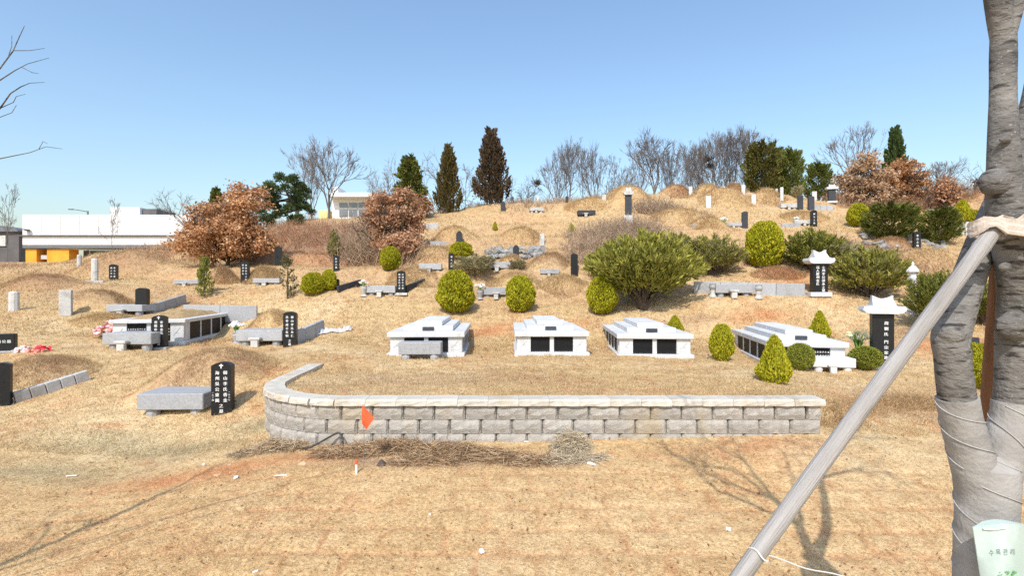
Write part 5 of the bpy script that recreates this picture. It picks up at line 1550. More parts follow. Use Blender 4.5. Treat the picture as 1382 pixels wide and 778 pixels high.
oak(1222, 284, 'red-brown oak, darker one of the pair on the right', 1188, 1254, 214, 280, OAK, 306, 8000, .17, Y=31.5, lobes=[(1220, 230, 18, 13), (1212, 252, 18, 16), (1236, 244, 14, 13), (1225, 268, 24, 12), (1203, 235, 10, 12)])
oak(1274, 290, 'thin red-brown oak near the tree trunk on the right slope', 1258, 1298, 236, 286, OAKRED, 307, 1500, .18, Y=30)

# the leaning pine on the left skyline
def pine(Y=30.0):
    x = (408 - 691) / F * Y; z = h1(x, Y)
    t = thing('pine_tree', 'dark green pine with flat tufted boughs right of the brown oak', 'tree', (x, Y, z))
    k = Y / F
    def L(u, v, dy=0.0): return np.array([(u - 408) * k, dy, CAMZ - (v - 389) * k - z])
    tr = MB()
    tr.tube([(0, 0, -.3), L(404, 296), L(398, 278), L(388, 262), L(380, 246)], [.13, .12, .10, .07, .03], 8)
    pads = [(382, 243, 17, 9, .2), (372, 258, 18, 9, -.5), (392, 256, 17, 8, .5), (365, 272, 14, 8, -.3), (398, 270, 15, 7, .2), (378, 284, 20, 8, .1), (408, 278, 12, 6, .4), (368, 298, 12, 9, .0), (402, 300, 12, 7, -.4), (350, 264, 12, 12, .9)]
    tr.tube([L(390, 264), L(374, 261)], [.05, .02], 5); tr.tube([L(394, 270), L(366, 274)], [.06, .02], 5); tr.tube([L(400, 284), L(378, 287), L(366, 298)], [.07, .04, .02], 5)
    tr.tube([L(398, 278), L(410, 279)], [.04, .02], 5); tr.tube([L(403, 294), L(402, 301)], [.04, .02], 5); tr.tube([L(390, 268), L(366, 270, .6), L(350, 266, .9)], [.05, .04, .02], 5); tr.tube([L(386, 258), L(393, 256)], [.04, .02], 5)
    tr.build('trunk', M['darkbark'], t)
    r = np.random.default_rng(77); P = []; D = []
    for u, v, rx, rz_, dy in pads:
        for _ in range(5):
            a = rx * r.uniform(.30, .55); b = rz_ * r.uniform(.35, .7); n = int(a * b * 12)
            q = unit(r.normal(size=(n, 3))) * (r.random(n) ** .5)[:, None]
            P.append(L(u + r.normal() * rx * .45, v + r.normal() * rz_ * .55, dy + r.normal() * .35) + q * np.array([a * k, a * k * .8, b * k])); D.append(q + np.array([0, 0, .5]) + r.normal(size=(n, 3)) * .4)
    P = np.concatenate(P); D = np.concatenate(D)
    V, Fq = flakes(P, D, .17, .026, r)
    link('crown', mesh_np('crown', V, Fq, M['leaf'], np.repeat(cols(len(P), PINEG, r), 4, 0)), t)
pine()

# ---------------------------------------------------------------- dry brush
def brush(label, spots, pal, seed, name='dry_brush', per=260, thick=.010, mat='oakleaf'):
    r = np.random.default_rng(seed); Vs = []; Cs = []
    for (u, v, rad, h, *yy) in spots:
        if yy: x, y = (u - 691) / F * yy[0], yy[0]
        else: x, y = hit(u, v)
        n = int(per * max(rad, .5) ** 1.3)
        a = r.random(n) * 6.283; q = np.sqrt(r.random(n)) * rad
        bx = x + np.cos(a) * q; by = y + np.sin(a) * q * .8
        bz = height(bx, by) - .03
        base = np.stack([bx, by, bz], -1)
        d = unit(np.stack([r.normal(size=n) * .55, r.normal(size=n) * .55, .55 + r.random(n)], -1))
        L_ = h * (.35 + .75 * r.random(n))
        s = unit(np.cross(d, r.normal(size=(n, 3))))
        w = thick * (.6 + .8 * r.random(n))[:, None]
        tip = base + d * L_[:, None] + np.stack([r.normal(size=n), r.normal(size=n), -.3 * np.ones(n)], -1) * (L_ * .18)[:, None]
        V = np.empty((n, 3, 3)); V[:, 0] = base - s * w; V[:, 1] = base + s * w; V[:, 2] = tip
        Vs.append(V.reshape(-1, 3)); Cs.append(np.repeat(cols(n, pal, r), 3, 0))
        # side twigs and clinging leaves
        m_ = n * 2; i = r.integers(0, n, m_); f = r.random(m_)[:, None] * .7 + .3
        b2 = base[i] * (1 - f) + tip[i] * f; d2 = unit(d[i] + r.normal(size=(m_, 3)) * .7); l2 = (h * .22 * (.4 + r.random(m_)))[:, None]
        s2 = unit(np.cross(d2, r.normal(size=(m_, 3)))) * thick * .8
        V = np.empty((m_, 3, 3)); V[:, 0] = b2 - s2; V[:, 1] = b2 + s2; V[:, 2] = b2 + d2 * l2
        Vs.append(V.reshape(-1, 3)); Cs.append(np.repeat(cols(m_, pal, r), 3, 0))
    V = np.concatenate(Vs); cen = V.mean(0)
    o = link(name, mesh_np(name, V - cen, np.arange(len(V)).reshape(-1, 3), M[mat], np.concatenate(Cs)), None, cen)
    tag(o, label, 'brush', kind='stuff')
DRY = [(.40, .30, .21), (.50, .38, .27), (.31, .22, .15), (.58, .45, .32)]
RUST = [(.46, .25, .145), (.54, .33, .20), (.36, .19, .115), (.60, .41, .27)]
brush('tangle of bare brown brush on the bank left of the bushy oak', [(360, 318, 1.4, .8), (385, 322, 1.6, .8), (410, 318, 1.6, .9), (435, 322, 1.7, .9), (460, 325, 1.6, 1.1), (480, 322, 1.4, 1.5), (372, 338, 1.2, .3), (420, 340, 1.2, .3), (455, 345, 1.2, .4), (395, 305, 1.2, .6)], RUST + RUST + [(.56, .40, .27), (.50, .30, .19)], 401, thick=.012)
brush('grey brush of fine stems beside the bushy brown oak', [(480, 345, .9, 2.0), (497, 347, 1.0, 2.4), (512, 350, .9, 2.0), (555, 352, .8, 1.0), (470, 350, .8, 1.2)], DRY, 402, thick=.014)
brush('grey-brown thicket on the slope above the big juniper', [(800, 322, 1.5, .9), (830, 315, 1.6, 1.0), (850, 322, 1.5, .9), (875, 325, 1.3, .8), (795, 340, 1.2, .8), (815, 335, 1.2, .7), (860, 310, 1.2, .7), (785, 355, .8, .6)], DRY, 403, thick=.014)
brush('dark twiggy brush right of the roofed ridge headstone', [(872, 284, 1.2, .9), (888, 286, 1.1, .9), (905, 288, .9, .7), (925, 290, .9, .5), (945, 292, .8, .4)], DRY + [(.2, .14, .1)], 404, thick=.016)
brush('dry brush behind the junipers on the right slope', [(1150, 345, 1.2, .7), (1180, 350, 1.2, .7), (1205, 352, 1.1, .6), (1225, 360, 1.0, .5), (1130, 340, .9, .6), (1000, 352, .8, .6), (1045, 372, .7, .4)], DRY + RUST, 405, thick=.012)
brush('reddish brush under the oaks on the right skyline', [(1240, 275, 1.6, 2.0, 32), (1262, 275, 1.6, 2.0, 33), (1288, 275, 1.4, 1.7, 34), (1140, 285, 1.2, .9, 31), (1190, 285, 1.3, .9, 31), (1225, 285, 1.4, 1.0, 31), (1300, 278, 1.3, 1.2, 33)], RUST + DRY, 406, thick=.016)
brush('long dry grass on the bank at the right end of the wall', [(1140, 560, .35, .25), (1165, 555, .35, .28), (1190, 548, .4, .30), (1215, 545, .4, .3), (1240, 545, .4, .28), (1125, 570, .3, .22), (1265, 548, .4, .25)], [(.50, .34, .18), (.60, .43, .24), (.40, .26, .14)], 407, thick=.004, per=900, mat='grass')
brush('dry scrub along the left skyline under the leafless bush', [(215, 340, 1.2, .6), (240, 338, 1.2, .7), (345, 345, 1.2, .7), (12, 360, 1.0, .4), (265, 352, .9, .4), (180, 345, 1.0, .35)], DRY + RUST, 408, thick=.014)
brush('faint brush line along the middle ridge', [(700, 271, 1.0, .5), (730, 270, 1.2, .6), (760, 269, 1.2, .6), (810, 266, 1.0, .6), (600, 284, 1.0, .5), (640, 279, .8, .4)], DRY, 409, thick=.012)

# ------------------------------------------------------------------ buildings far left
def far_building():
    Y = 60.0
    k = Y / F
    x0 = (30 - 691) * k; x1 = (262 - 691) * k
    W = x1 - x0
    zb = min(h1(x0, Y), h1(x1, Y)) - .5
    t = thing('flat_roofed_building', 'long white flat-roofed building with an orange ground floor on the left', 'building', (x0, Y, zb))
    def Z(v): return CAMZ - (v - 389) * k - zb
    def X(u): return (u - 30) * k
    MB().box((W / 2, 4.0, (Z(290) + Z(331)) / 2), (W, 8.0, Z(290) - Z(331)), .03).build('upper_wall', M['bldwhite'], t)
    nj = 9
    for j in range(1, nj):
        MB().box((W * j / nj, -.006, (Z(290) + Z(317)) / 2), (.025, .014, Z(291.5) - Z(317.5))).build('panel_joint', M['bldgrey'], t)
    MB().box((W / 2 - .3, -.12, Z(318.5)), (W + 1.0, .24, .15), .02).build('ledge', M['bldgrey'], t)
    MB().box((W / 2, .12, Z(333.4)), (W + .02, .2, .30), .02).build('soffit_shade_strip', M['metal'], t)  # dark strip that paints in the shade below the white upper wall
    zo = Z(335.8)
    for a, b in ((31, 46), (60, 90), (166, 190), (192, 236)):
        MB().box((X((a + b) / 2), 1.0, zo / 2), ((b - a) * k, 1.4, zo - .02), .02).build('orange_wall', M['orange'], t)
    MB().box((X(53), 1.3, Z(354) / 2), (14 * k, 1.0, Z(354)), .02).build('orange_wall', M['orange'], t)
    for a, b in ((46.3, 59.7), (90.3, 106), (106.6, 136), (136.6, 165.5)):
        w = MB().box((X((a + b) / 2), 2.4, zo / 2 + .1), ((b - a) * k, .2, zo - .3), .01).build('window', M['glass'], t)
        f = MB(); f.box((X((a + b) / 2), 2.27, Z(345)), ((b - a) * k, .06, .12)); f.box((X((a + b) / 2) + .12, 2.268, zo / 2 + .1), (.1, .06, zo - .32))
        f.build('window_frame', M['bldwhite'], w)
    MB().box((X(53), .9, Z(347)), (10 * k, .5, .5), .02).build('sill', M['curb'], t)
    MB().box((X(160), 3.0, Z(289.5) + .45), (40 * k, 4, (Z(287.5) - Z(300))), .02).build('rooftop_box', M['bldwhite'], t)
    MB().box((X(190), 3.2, Z(290) + .35), (20 * k, 3.6, 1.1), .02).build('rooftop_box', M['bldgrey'], t)
    v = MB(); v.box((X(191), 3, Z(286.5)), (.5, .4, .5), .02); v.box((X(187), 3, Z(287)), (.25, .3, .4), .02); v.build('roof_vent', M['bldwhite'], t)
    s = MB(); s.tube([(X(39), -.02, Z(313)), (X(39), -.3, Z(311.5))], .06, 6); s.lathe([(.1, 0), (.32, .12), (.36, .16)], 10, Matrix.Translation((X(39), -.35, Z(312))))
    s.build('wall_lamp', M['metal'], t)
far_building()
Y = 66.0; k = Y / F
x = (8 - 691) * k; zb = h1(x, Y) - .6
t = thing('dark_roofed_house', 'grey house with a dark curved roof at the left edge', 'building', (x, Y, zb))
zz = CAMZ - (312 - 389) * k - zb; wd = 46 * k
MB().box((-1.0, 4, zz / 2), (wd, 7, zz), .03).build('wall', M['bldgrey'], t)
MB().box((-1.6, .42, zz * .80), (wd * .55, .2, zz * .22), .02).build('wall_panel', M['paleold'], t)
pr = []
for i in range(13):
    a = math.pi * i / 12; pr.append((-1.0 - math.cos(a) * (wd / 2 + .25), zz - .05 + math.sin(a) * .75))
MB().prism(pr, .1, 7.9).build('roof', M['metal'], t)

Y = 62.0; k = Y / F
x = (482 - 691) * k; zb = h1(x, Y) - .5
t = thing('glass_fronted_building', 'white building with a glass front seen through the leafless tree', 'building', (x, Y, zb))
def Zc(v): return CAMZ - (v - 389) * k - zb
MB().box((0, 3.5, Zc(300) / 2 + Zc(266) / 2 * 0), (72 * k, 6, Zc(300)), .03).build('wall', M['bldwhite'], t)
MB().box((0, 3.5, (Zc(266) + Zc(300)) / 2), (72 * k, 6, Zc(266) - Zc(300) - .01), .03).build('wall', M['bldwhite'], t)
for i in range(4):
    w = MB().box(((-20 + i * 13) * k, .47, (Zc(273) + Zc(292)) / 2), (11.5 * k, .1, Zc(273) - Zc(292)), .01).build('window', M['glass'], t)
    MB().box(((-20 + i * 13) * k, .42, (Zc(281))), (11.5 * k, .06, .12)).build('window_frame', M['bldwhite'], w)
MB().box((-3 * k, 3.0, Zc(264.5)), (66 * k, 7.6, .5), .04).build('roof', M['bldwhite'], t)
MB().box((-34 * k, 2.6, Zc(263)), (8 * k, 3.0, 2.4), .03).build('parapet', M['bldwhite'], t)
MB().box((-45 * k, 1.0, Zc(284) / 2), (14 * k, 2.0, Zc(284)), .03).build('annex', M['yellow'], t)

# street lamp beyond the white building
Y = 75.0; k = Y / F; x = (118.5 - 691) * k; zb = h1(x, Y)
t = thing('street_lamp', 'grey street lamp with one arm above the white building', 'street lamp', (x, Y, zb - .1))
ht = CAMZ - (284 - 389) * k - zb
MB().tube([(0, 0, 0), (0, 0, ht * .5), (0, 0, ht)], [.16, .13, .10], 8).build('pole', M['metal'], t)
a = MB(); a.tube([(0, 0, ht - .12), (-1.3, 0, ht + .12), (-2.3, 0, ht + .25)], [.07, .06, .05], 6); a.build('arm', M['metal'], t)
MB().box((-2.45, 0, ht + .24), (.7, .3, .14), .03).build('lamp_head', M['metal'], t)

# ------------------------------------------------------------------ foreground tree with its support poles
def PV(u, v, Y): return Vector(P3(u, v, Y))
def spline(pts, n=6):
    """Catmull-Rom through (point, radius)"""
    P = [Vector(p) for p, r in pts]; R = [r for p, r in pts]
    P = [P[0] * 2 - P[1]] + P + [P[-1] * 2 - P[-2]]; Rr = [R[0]] + R + [R[-1]]
    op = []; orr = []
    for i in range(1, len(P) - 2):
        for k in range(n):
            t = k / n
            q = .5 * ((2 * P[i]) + (P[i + 1] - P[i - 1]) * t + (2 * P[i - 1] - 5 * P[i] + 4 * P[i + 1] - P[i + 2]) * t * t + (3 * P[i] - P[i - 1] - 3 * P[i + 1] + P[i + 2]) * t ** 3)
            op.append(q); orr.append(Rr[i] * (1 - t) + Rr[i + 1] * t)
    op.append(P[-2]); orr.append(Rr[-2])
    return op, orr
def limb(pts, rad, n=20, seed=0, bumpy=.05, helix=None):
    """round limb with an uneven surface; helix=(pitch, step) adds the overlapping turns of a bandage"""
    V = []; Fc = []; fx = None; ln = 0.0
    for i, p in enumerate(pts):
        d = (pts[min(i + 1, len(pts) - 1)] - pts[max(i - 1, 0)]).normalized()
        if fx is None: fx = d.cross(Vector((0, 1, 0))).normalized()
        fx = (fx - d * fx.dot(d)).normalized(); fy = d.cross(fx)
        if i: ln += (pts[i] - pts[i - 1]).length
        for k in range(n):
            a = 2 * math.pi * k / n
            nz = float(vnoise(np.array([a * 1.9 + seed * 3.1 + math.cos(a)]), np.array([ln * 9.0 + seed]), 5)[0]) - .5
            nz2 = float(vnoise(np.array([math.cos(a) * 4 + seed]), np.array([ln * 26.0 + math.sin(a) * 3]), 8)[0]) - .5
            rr = rad[i] * (1 + bumpy * (nz * 1.3 + nz2 * .25))
            if helix:
                ph = (ln / helix[0] + 2 * a / (2 * math.pi)) % 1.0
                rr += helix[1] * (ph if ph < .93 else (1 - ph) / .07 * .93)
            V.append(p + (fx * math.cos(a) + fy * math.sin(a)) * rr)
    m = len(pts)
    for i in range(m - 1):
        for k in range(n):
            j = (k + 1) % n
            Fc.append((i * n + k, i * n + j, (i + 1) * n + j, (i + 1) * n + k))
    Fc.append(tuple(range(n - 1, -1, -1))); Fc.append(tuple((m - 1) * n + k for k in range(n)))
    return V, Fc

TB0 = Vector((1.95, 2.1, h1(1.95, 2.1)))
cherry = thing('street_tree', 'large grey forked tree with a bandaged lower trunk at the right edge', 'tree', TB0)
def loc(p): return Vector(p) - TB0
trunk_pts = [(loc((1.95, 2.10, -.12)), .150), (loc((1.95, 2.1, .25)), .125), (loc((1.945, 2.1, .8)), .108), (loc(PV(1331, 740, 2.1)), .098), (loc(PV(1331, 690, 2.1)), .094), (loc(PV(1331, 655, 2.1)), .100), (loc(PV(1331, 628, 2.1)), .096), (loc(PV(1331, 612, 2.1)), .045)]
left_pts = [(loc(PV(1321, 660, 2.1)), .072), (loc(PV(1309, 610, 2.09)), .068), (loc(PV(1296, 562, 2.08)), .064), (loc(PV(1289, 520, 2.07)), .062), (loc(PV(1286, 482, 2.06)), .062), (loc(PV(1283, 456, 2.06)), .066), (loc(PV(1291, 425, 2.08)), .062),
            (loc(PV(1306, 380, 2.12)), .058), (loc(PV(1325, 328, 2.18)), .054), (loc(PV(1348, 270, 2.24)), .048), (loc(PV(1374, 210, 2.28)), .045), (loc(PV(1388, 160, 2.30)), .043), (loc(PV(1399, 110, 2.30)), .041), (loc(PV(1420, 0, 2.32)), .039), (loc(PV(1440, -140, 2.33)), .034)]
right_pts = [(loc(PV(1341, 660, 2.1)), .072), (loc(PV(1354, 610, 2.1)), .068), (loc(PV(1366, 562, 2.11)), .064), (loc(PV(1370, 510, 2.11)), .066), (loc(PV(1373, 450, 2.10)), .070), (loc(PV(1374, 395, 2.08)), .066), (loc(PV(1369, 340, 2.05)), .066), (loc(PV(1359, 285, 2.03)), .066),
             (loc(PV(1355, 220, 2.02)), .052), (loc(PV(1354, 140, 2.03)), .043), (loc(PV(1354, 50, 2.04)), .041)]
fl = [(loc(PV(1354, 62, 2.04)), .036), (loc(PV(1349, 25, 2.03)), .040), (loc(PV(1345, -5, 2.02)), .039), (loc(PV(1338, -80, 2.0)), .037), (loc(PV(1330, -200, 1.95)), .033)]
fr = [(loc(PV(1355, 62, 2.04)), .030), (loc(PV(1365, 28, 2.03)), .028), (loc(PV(1374, -5, 2.02)), .027), (loc(PV(1390, -80, 1.98)), .025), (loc(PV(1405, -190, 1.95)), .022)]
bark = MB()
for pts, sd_ in ((trunk_pts, 1), (left_pts, 2), (right_pts, 3), (fl, 4), (fr, 5)):
    op, orr = spline(pts, 10); V, Fc = limb(op, orr, 22, sd_); bark.add(V, Fc)
def knob(u, v, Y, r, sq=(1, 1, 1), seed=0):
    c = loc(PV(u, v, Y)); rr = random.Random(seed); n = 14
    prof = [(r * math.sin(math.pi * i / 8) * (1 + .1 * rr.uniform(-1, 1)), -r * math.cos(math.pi * i / 8)) for i in range(9)]
    bark.lathe([(max(a, .001), b) for a, b in prof], n, Matrix.Translation(c) @ Matrix.Diagonal((*sq, 1)))
knob(1344, 246, 2.01, .055, (1.1, .9, 1.0), 1); knob(1366, 252, 1.975, .016, (1.2, .6, .8), 2); knob(1357, 188, 1.972, .018, (1.3, .6, .8), 3); knob(1283, 452, 2.04, .058, (.9, 1, .8), 4); knob(1368, 440, 2.05, .05, (1.3, .8, 1.2), 5); knob(1356, 360, 2.00, .022, (1.2, .7, .8), 6)
bark.build('trunk', M['cherry'], cherry, smooth=True)
wr = MB()
def upto(pts, vmin, seed, extra=.006):
    op, orr = spline(pts, 22)
    zc = CAMZ - (vmin - 389) / F * 2.08 - TB0.z
    k = [i for i, p in enumerate(op) if p.z <= zc]
    V, Fc = limb([op[i] for i in k], [orr[i] + extra for i in k], 44, seed, .014, (.125, .003)); wr.add(V, Fc)
def spiral(pts, vmin, v0, starts=2, pitch=.25, extra=.0085):
    op, orr = spline(pts, 40)
    zc = CAMZ - (vmin - 389) / F * 2.08 - TB0.z; zb = CAMZ - (v0 - 389) / F * 2.08 - TB0.z
    k = [i for i, p in enumerate(op) if zb <= p.z <= zc]
    for st in range(starts):
        path = []; ln = 0.0
        for q, i in enumerate(k):
            if q: ln += (op[i] - op[k[q - 1]]).length
            nsub = 1
            a = -2 * math.pi * (ln / pitch + st / starts) + .6 * math.sin(ln * 9 + st)
            d = (op[min(i + 1, len(op) - 1)] - op[max(i - 1, 0)]).normalized(); fx = Vector((1, 0, 0)); fx = (fx - d * fx.dot(d)).normalized(); fy = d.cross(fx)
            path.append(op[i] + (fx * math.cos(a) + fy * math.sin(a)) * (orr[i] + extra))
        if len(path) > 3: edge.tube(path, .0022, 5)
edge = MB()
spiral(trunk_pts, 600, 1150); spiral(left_pts, 540, 625); spiral(right_pts, 550, 625)
edge.build('wrap_edge', M['wrapedge'], cherry, smooth=True)
upto(trunk_pts, 612, 1, .005); upto(left_pts, 535, 2, .005); upto(right_pts, 545, 3, .005)
wr.build('trunk_wrap', M['wrap'], cherry, smooth=True)
segs = []; tips = []; rr_ = np.random.default_rng(55)
for pts, dirs in ((left_pts, [(.5, .2, 1), (.9, .6, .8), (.2, -.5, 1)]), (fl, [(-.35, -.2, 1), (-.75, .25, .8), (.1, .6, 1)]), (fr, [(.5, -.2, 1), (.8, .4, .6), (.15, .7, .9)])):
    p = np.array(pts[-1][0]); r0 = pts[-1][1]
    for d in dirs: grow(rr_, p.copy(), np.array(d, float), .85, r0 * .72, 4, segs, tips, .20, .06, (2, 2), (.35, .75), (.62, .82), .45, .0035)
# one low bough over the lawn (its shadow shows beside the pole)
grow(rr_, np.array(fl[2][0]), np.array([-.9, .15, .55]), .8, .024, 3, segs, tips, .2, .05, (2, 2), (.35, .7), (.65, .8), .5, .0035)
link('branches', seg_mesh('branches', segs, M['cherry']), cherry)

def pole(name, label, a, b, r0, r1, mat, nodes=(), seed=0, wob=.02):
    a = Vector(a); b = Vector(b); L = (b - a).length
    o = thing(name, label, 'pole', a)
    o.rotation_euler = (b - a).to_track_quat('Z', 'Y').to_euler()
    N = 60; rad = []; pts = []
    rn = random.Random(seed)
    for i in range(N + 1):
        f = i / N; r = r0 + (r1 - r0) * f
        for q in nodes: r *= 1 + .10 * math.exp(-((f - q) * L / .018) ** 2)
        rad.append(r); pts.append(Vector((.006 * math.sin(f * 9 + seed), .005 * math.sin(f * 6.1 + 1 + seed), f * L)))
    m_ = MB(); V, Fc = limb(pts, rad, 18, seed, .03); m_.add(V, Fc)
    m_.build('shaft', M[mat], o, smooth=True)
    for q in nodes:
        c = MB(); i = int(q * N)
        c.lathe([(rad[i] * 1.0, -.006), (rad[i] * 1.06, 0), (rad[i] * 1.0, .006)], 18, Matrix.Translation(pts[i])); c.build('knot_ring', M['pole' if mat == 'pole' else mat], o, smooth=True)
    return o
top1 = PV(1341, 309, 1.94); low1 = PV(1003, 778, 1.70)
dirn = (low1 - top1).normalized(); tt = (top1.z - h1(-.5, 1.4) + .12) / -dirn.z
foot1 = top1 + dirn * tt
Lp = (foot1 - top1).length
pole('support_pole', 'long pale wooden pole slanting across the right foreground to prop the tree', foot1, top1 - dirn * .03, .031, .027, 'pole', nodes=(.40, .52, .97), seed=2)
b2 = PV(1330, 640, 2.55); t2 = PV(1347, 318, 2.16); d2 = (b2 - t2).normalized(); f2 = t2 + d2 * ((t2.z - h1(1.9, 3.0) + .1) / -d2.z)
pole('support_pole', 'brown wooden prop pole behind the fork of the tree', f2, t2 - d2 * .05, .030, .027, 'brownpole', seed=5)
f3 = Vector((3.3, 1.2, h1(3.3, 1.2) - .1)); t3 = PV(1372, 300, 1.99)
pole('support_pole', 'third prop pole meeting the tree from the right, outside the picture', f3, t3, .035, .030, 'pole', seed=8)

# cloth tie that lashes pole and trunk together
tie = thing('cloth_tie', 'cream cloth tie knotted around the tree trunk and the pale pole', 'tie', PV(1360, 306, 2.04))
T0 = tie.location.copy()
def band(path, w, mat='cloth', name='band', th=.004):
    """ribbon following a closed or open path; w = height of the band"""
    m_ = MB(); V = []; n = len(path)
    for i, (p, tilt) in enumerate(path):
        p = Vector(p) - T0; d = (Vector(path[min(i + 1, n - 1)][0]) - Vector(path[max(i - 1, 0)][0])).normalized()
        up = (Vector((0, 0, 1)) + d.cross(Vector((0, 0, 1))) * tilt).normalized(); nn = d.cross(up).normalized()
        ww = w * (1 + .18 * math.sin(i * 1.9))
        for s, q in ((-.5, 1), (-.18, 1.5), (.15, .7), (.5, 1), (.5, -1), (-.5, -1)): V.append(p + up * s * ww + nn * th * q)
    Fc = []
    for i in range(n - 1):
        for k in range(6):
            j = (k + 1) % 6; Fc.append((i * 6 + k, i * 6 + j, (i + 1) * 6 + j, (i + 1) * 6 + k))
    Fc.append(tuple(range(6))); Fc.append(tuple((n - 1) * 6 + k for k in range(5, -1, -1)))
    m_.add(V, Fc); return m_.build(name, M[mat], tie)
c0 = PV(1361, 306, 2.045); c1 = PV(1336, 308, 1.955)
loop = []
for i in range(25):
    a = 2 * math.pi * i / 24
    cx_ = c1 if math.cos(a) < 0 else c0
    rx = .060 if math.cos(a) < 0 else .078
    loop.append((Vector((cx_.x + math.cos(a) * rx, cx_.y + math.sin(a) * (.062 if math.cos(a) < 0 else .082) , (c0.z + c1.z) / 2 + .01 * math.sin(a * 2))), .15 * math.sin(a)))
band(loop, .040)
loop2 = [(p + Vector((math.copysign(.004, p.x - c0.x), -.006, -.018 + .012 * math.sin(i * .9))), t) for i, (p, t) in enumerate(loop)]
band(loop2, .028)
kn = PV(1370, 303, 1.95)
knm = MB(); rnd = random.Random(4)
knm.hull([Vector((rnd.gauss(0, .014), rnd.gauss(0, .011), rnd.gauss(0, .013))) + (kn - T0) for _ in range(24)]); knm.build('knot', M['cloth'], tie)
band([(kn, 0), (kn + Vector((.025, -.012, .022)), .3), (kn + Vector((.06, -.014, .032)), .5), (kn + Vector((.085, 0, .022)), .3)], .032, name='loose_end')
band([(kn, 0), (kn + Vector((-.03, -.012, .006)), -.3), (kn + Vector((-.065, -.014, .018)), -.5), (kn + Vector((-.11, -.012, -.004)), -.3)], .036, name='loose_end')

# plastic bag hanging on the trunk
bg = thing('plastic_bag', 'pale green plastic bag with faint print hanging on the bandaged trunk', 'bag', PV(1352, 706, 1.955))
B0 = bg.location.copy()
def BP(u, v, Y): return PV(u, v, Y) - B0
nu, nv = 9, 9; V = []
for j in range(nv):
    fv = j / (nv - 1)
    for i in range(nu):
        fu = i / (nu - 1)
        ul = 1313 + 20 * fv; ur = 1398 + 4 * fv
        Yc = 1.94 - .035 * math.sin(fu * math.pi) * (1 - .4 * fv) + .012 * math.sin(fu * 7 + fv * 4) - .03 * fv + (.05 * max(0, fu - .55))
        V.append(BP(ul + (ur - ul) * fu + (2 if fv == 0 and i % 2 else 0), 713 - 5 * math.sin(fu * 3.1) + (835 - 713) * fv, Yc))
b_ = MB(); nq = nu * nv
V2 = [v + Vector((0, .035 * math.sin((i % nu) / (nu - 1) * math.pi) + .004, 0)) for i, v in enumerate(V)]
Fc = [(j * nu + i, j * nu + i + 1, (j + 1) * nu + i + 1, (j + 1) * nu + i) for j in range(nv - 1) for i in range(nu - 1)]
Fb = [tuple(reversed([q + nq for q in f])) for f in Fc]
rimi = list(range(nu)) + [j * nu + nu - 1 for j in range(1, nv)] + [(nv - 1) * nu + i for i in range(nu - 2, -1, -1)] + [j * nu for j in range(nv - 2, 0, -1)]
Fr = [(rimi[k], rimi[(k + 1) % len(rimi)], rimi[(k + 1) % len(rimi)] + nq, rimi[k] + nq) for k in range(len(rimi))]
sheet = b_.add(V + V2, Fc + Fb + Fr).build('sheet', M['bag'], bg, smooth=True)
def bag_at(fu, fv, off=-.003):
    i = min(int(fu * (nu - 1)), nu - 2); j = min(int(fv * (nv - 1)), nv - 2); a = fu * (nu - 1) - i; c = fv * (nv - 1) - j
    p = (V[j * nu + i] * (1 - a) + V[j * nu + i + 1] * a) * (1 - c) + (V[(j + 1) * nu + i] * (1 - a) + V[(j + 1) * nu + i + 1] * a) * c
    return p + Vector((0, off, 0))
tx = MB()
for n_, ch in enumerate('수목관리'):
    Vg, Fg = glyph(ch)
    tx.add([bag_at(.22 + n_ * .12 + px * .095, .30 - py * .075, -.004) for px, py in Vg], Fg)
tx.build('print', M['greytext'], sheet)
pr_ = MB(); rnd = random.Random(9)
for n_ in range(26):
    fu = rnd.uniform(.25, .62); fv = rnd.uniform(.52, .66); s = rnd.uniform(.012, .03)
    pr_.add([bag_at(fu - s, fv, -.004), bag_at(fu, fv - s * .6, -.004), bag_at(fu + s, fv, -.004), bag_at(fu, fv + s * .6, -.004)], [(0, 1, 2, 3)])
pr_.build('leaf_print', M['bagprint'], sheet)
tr_ = MB(); tr_.tube([bag_at(.12, .02, -.006), bag_at(.3, .04, -.008), bag_at(.5, .03, -.006)], .0035, 5); tr_.build('hem', M['petalwhite'], sheet)
# thin cord from the pole to the tree
cd = MB()
pa = PV(1022, 747, 1.70); pb = PV(1300, 800, 2.0)
pts = []
for i in range(25):
    f = i / 24; p = pa.lerp(pb, f); pts.append(p + Vector((0, 0, -.03 * math.sin(math.pi * f) + .004 * math.sin(f * 23))))
pp = pa
cd.tube([p - pa for p in pts], .0024, 5)
dpole = (top1 - foot1).normalized(); e1 = dpole.cross(Vector((0, 1, 0))).normalized(); e2 = dpole.cross(e1)
cpt = foot1 + dpole * ((pa - foot1).dot(dpole))
ring = [cpt + (e1 * math.cos(a) + e2 * math.sin(a)) * .0325 + dpole * .004 * math.sin(a * 3) - pa for a in [2 * math.pi * i / 18 for i in range(19)]]
cd.tube(ring, .003, 5)
tag(cd.build('cord', M['cord'], None, pa), 'thin pale cord tied round the slanting pole near the bottom edge', 'cord')

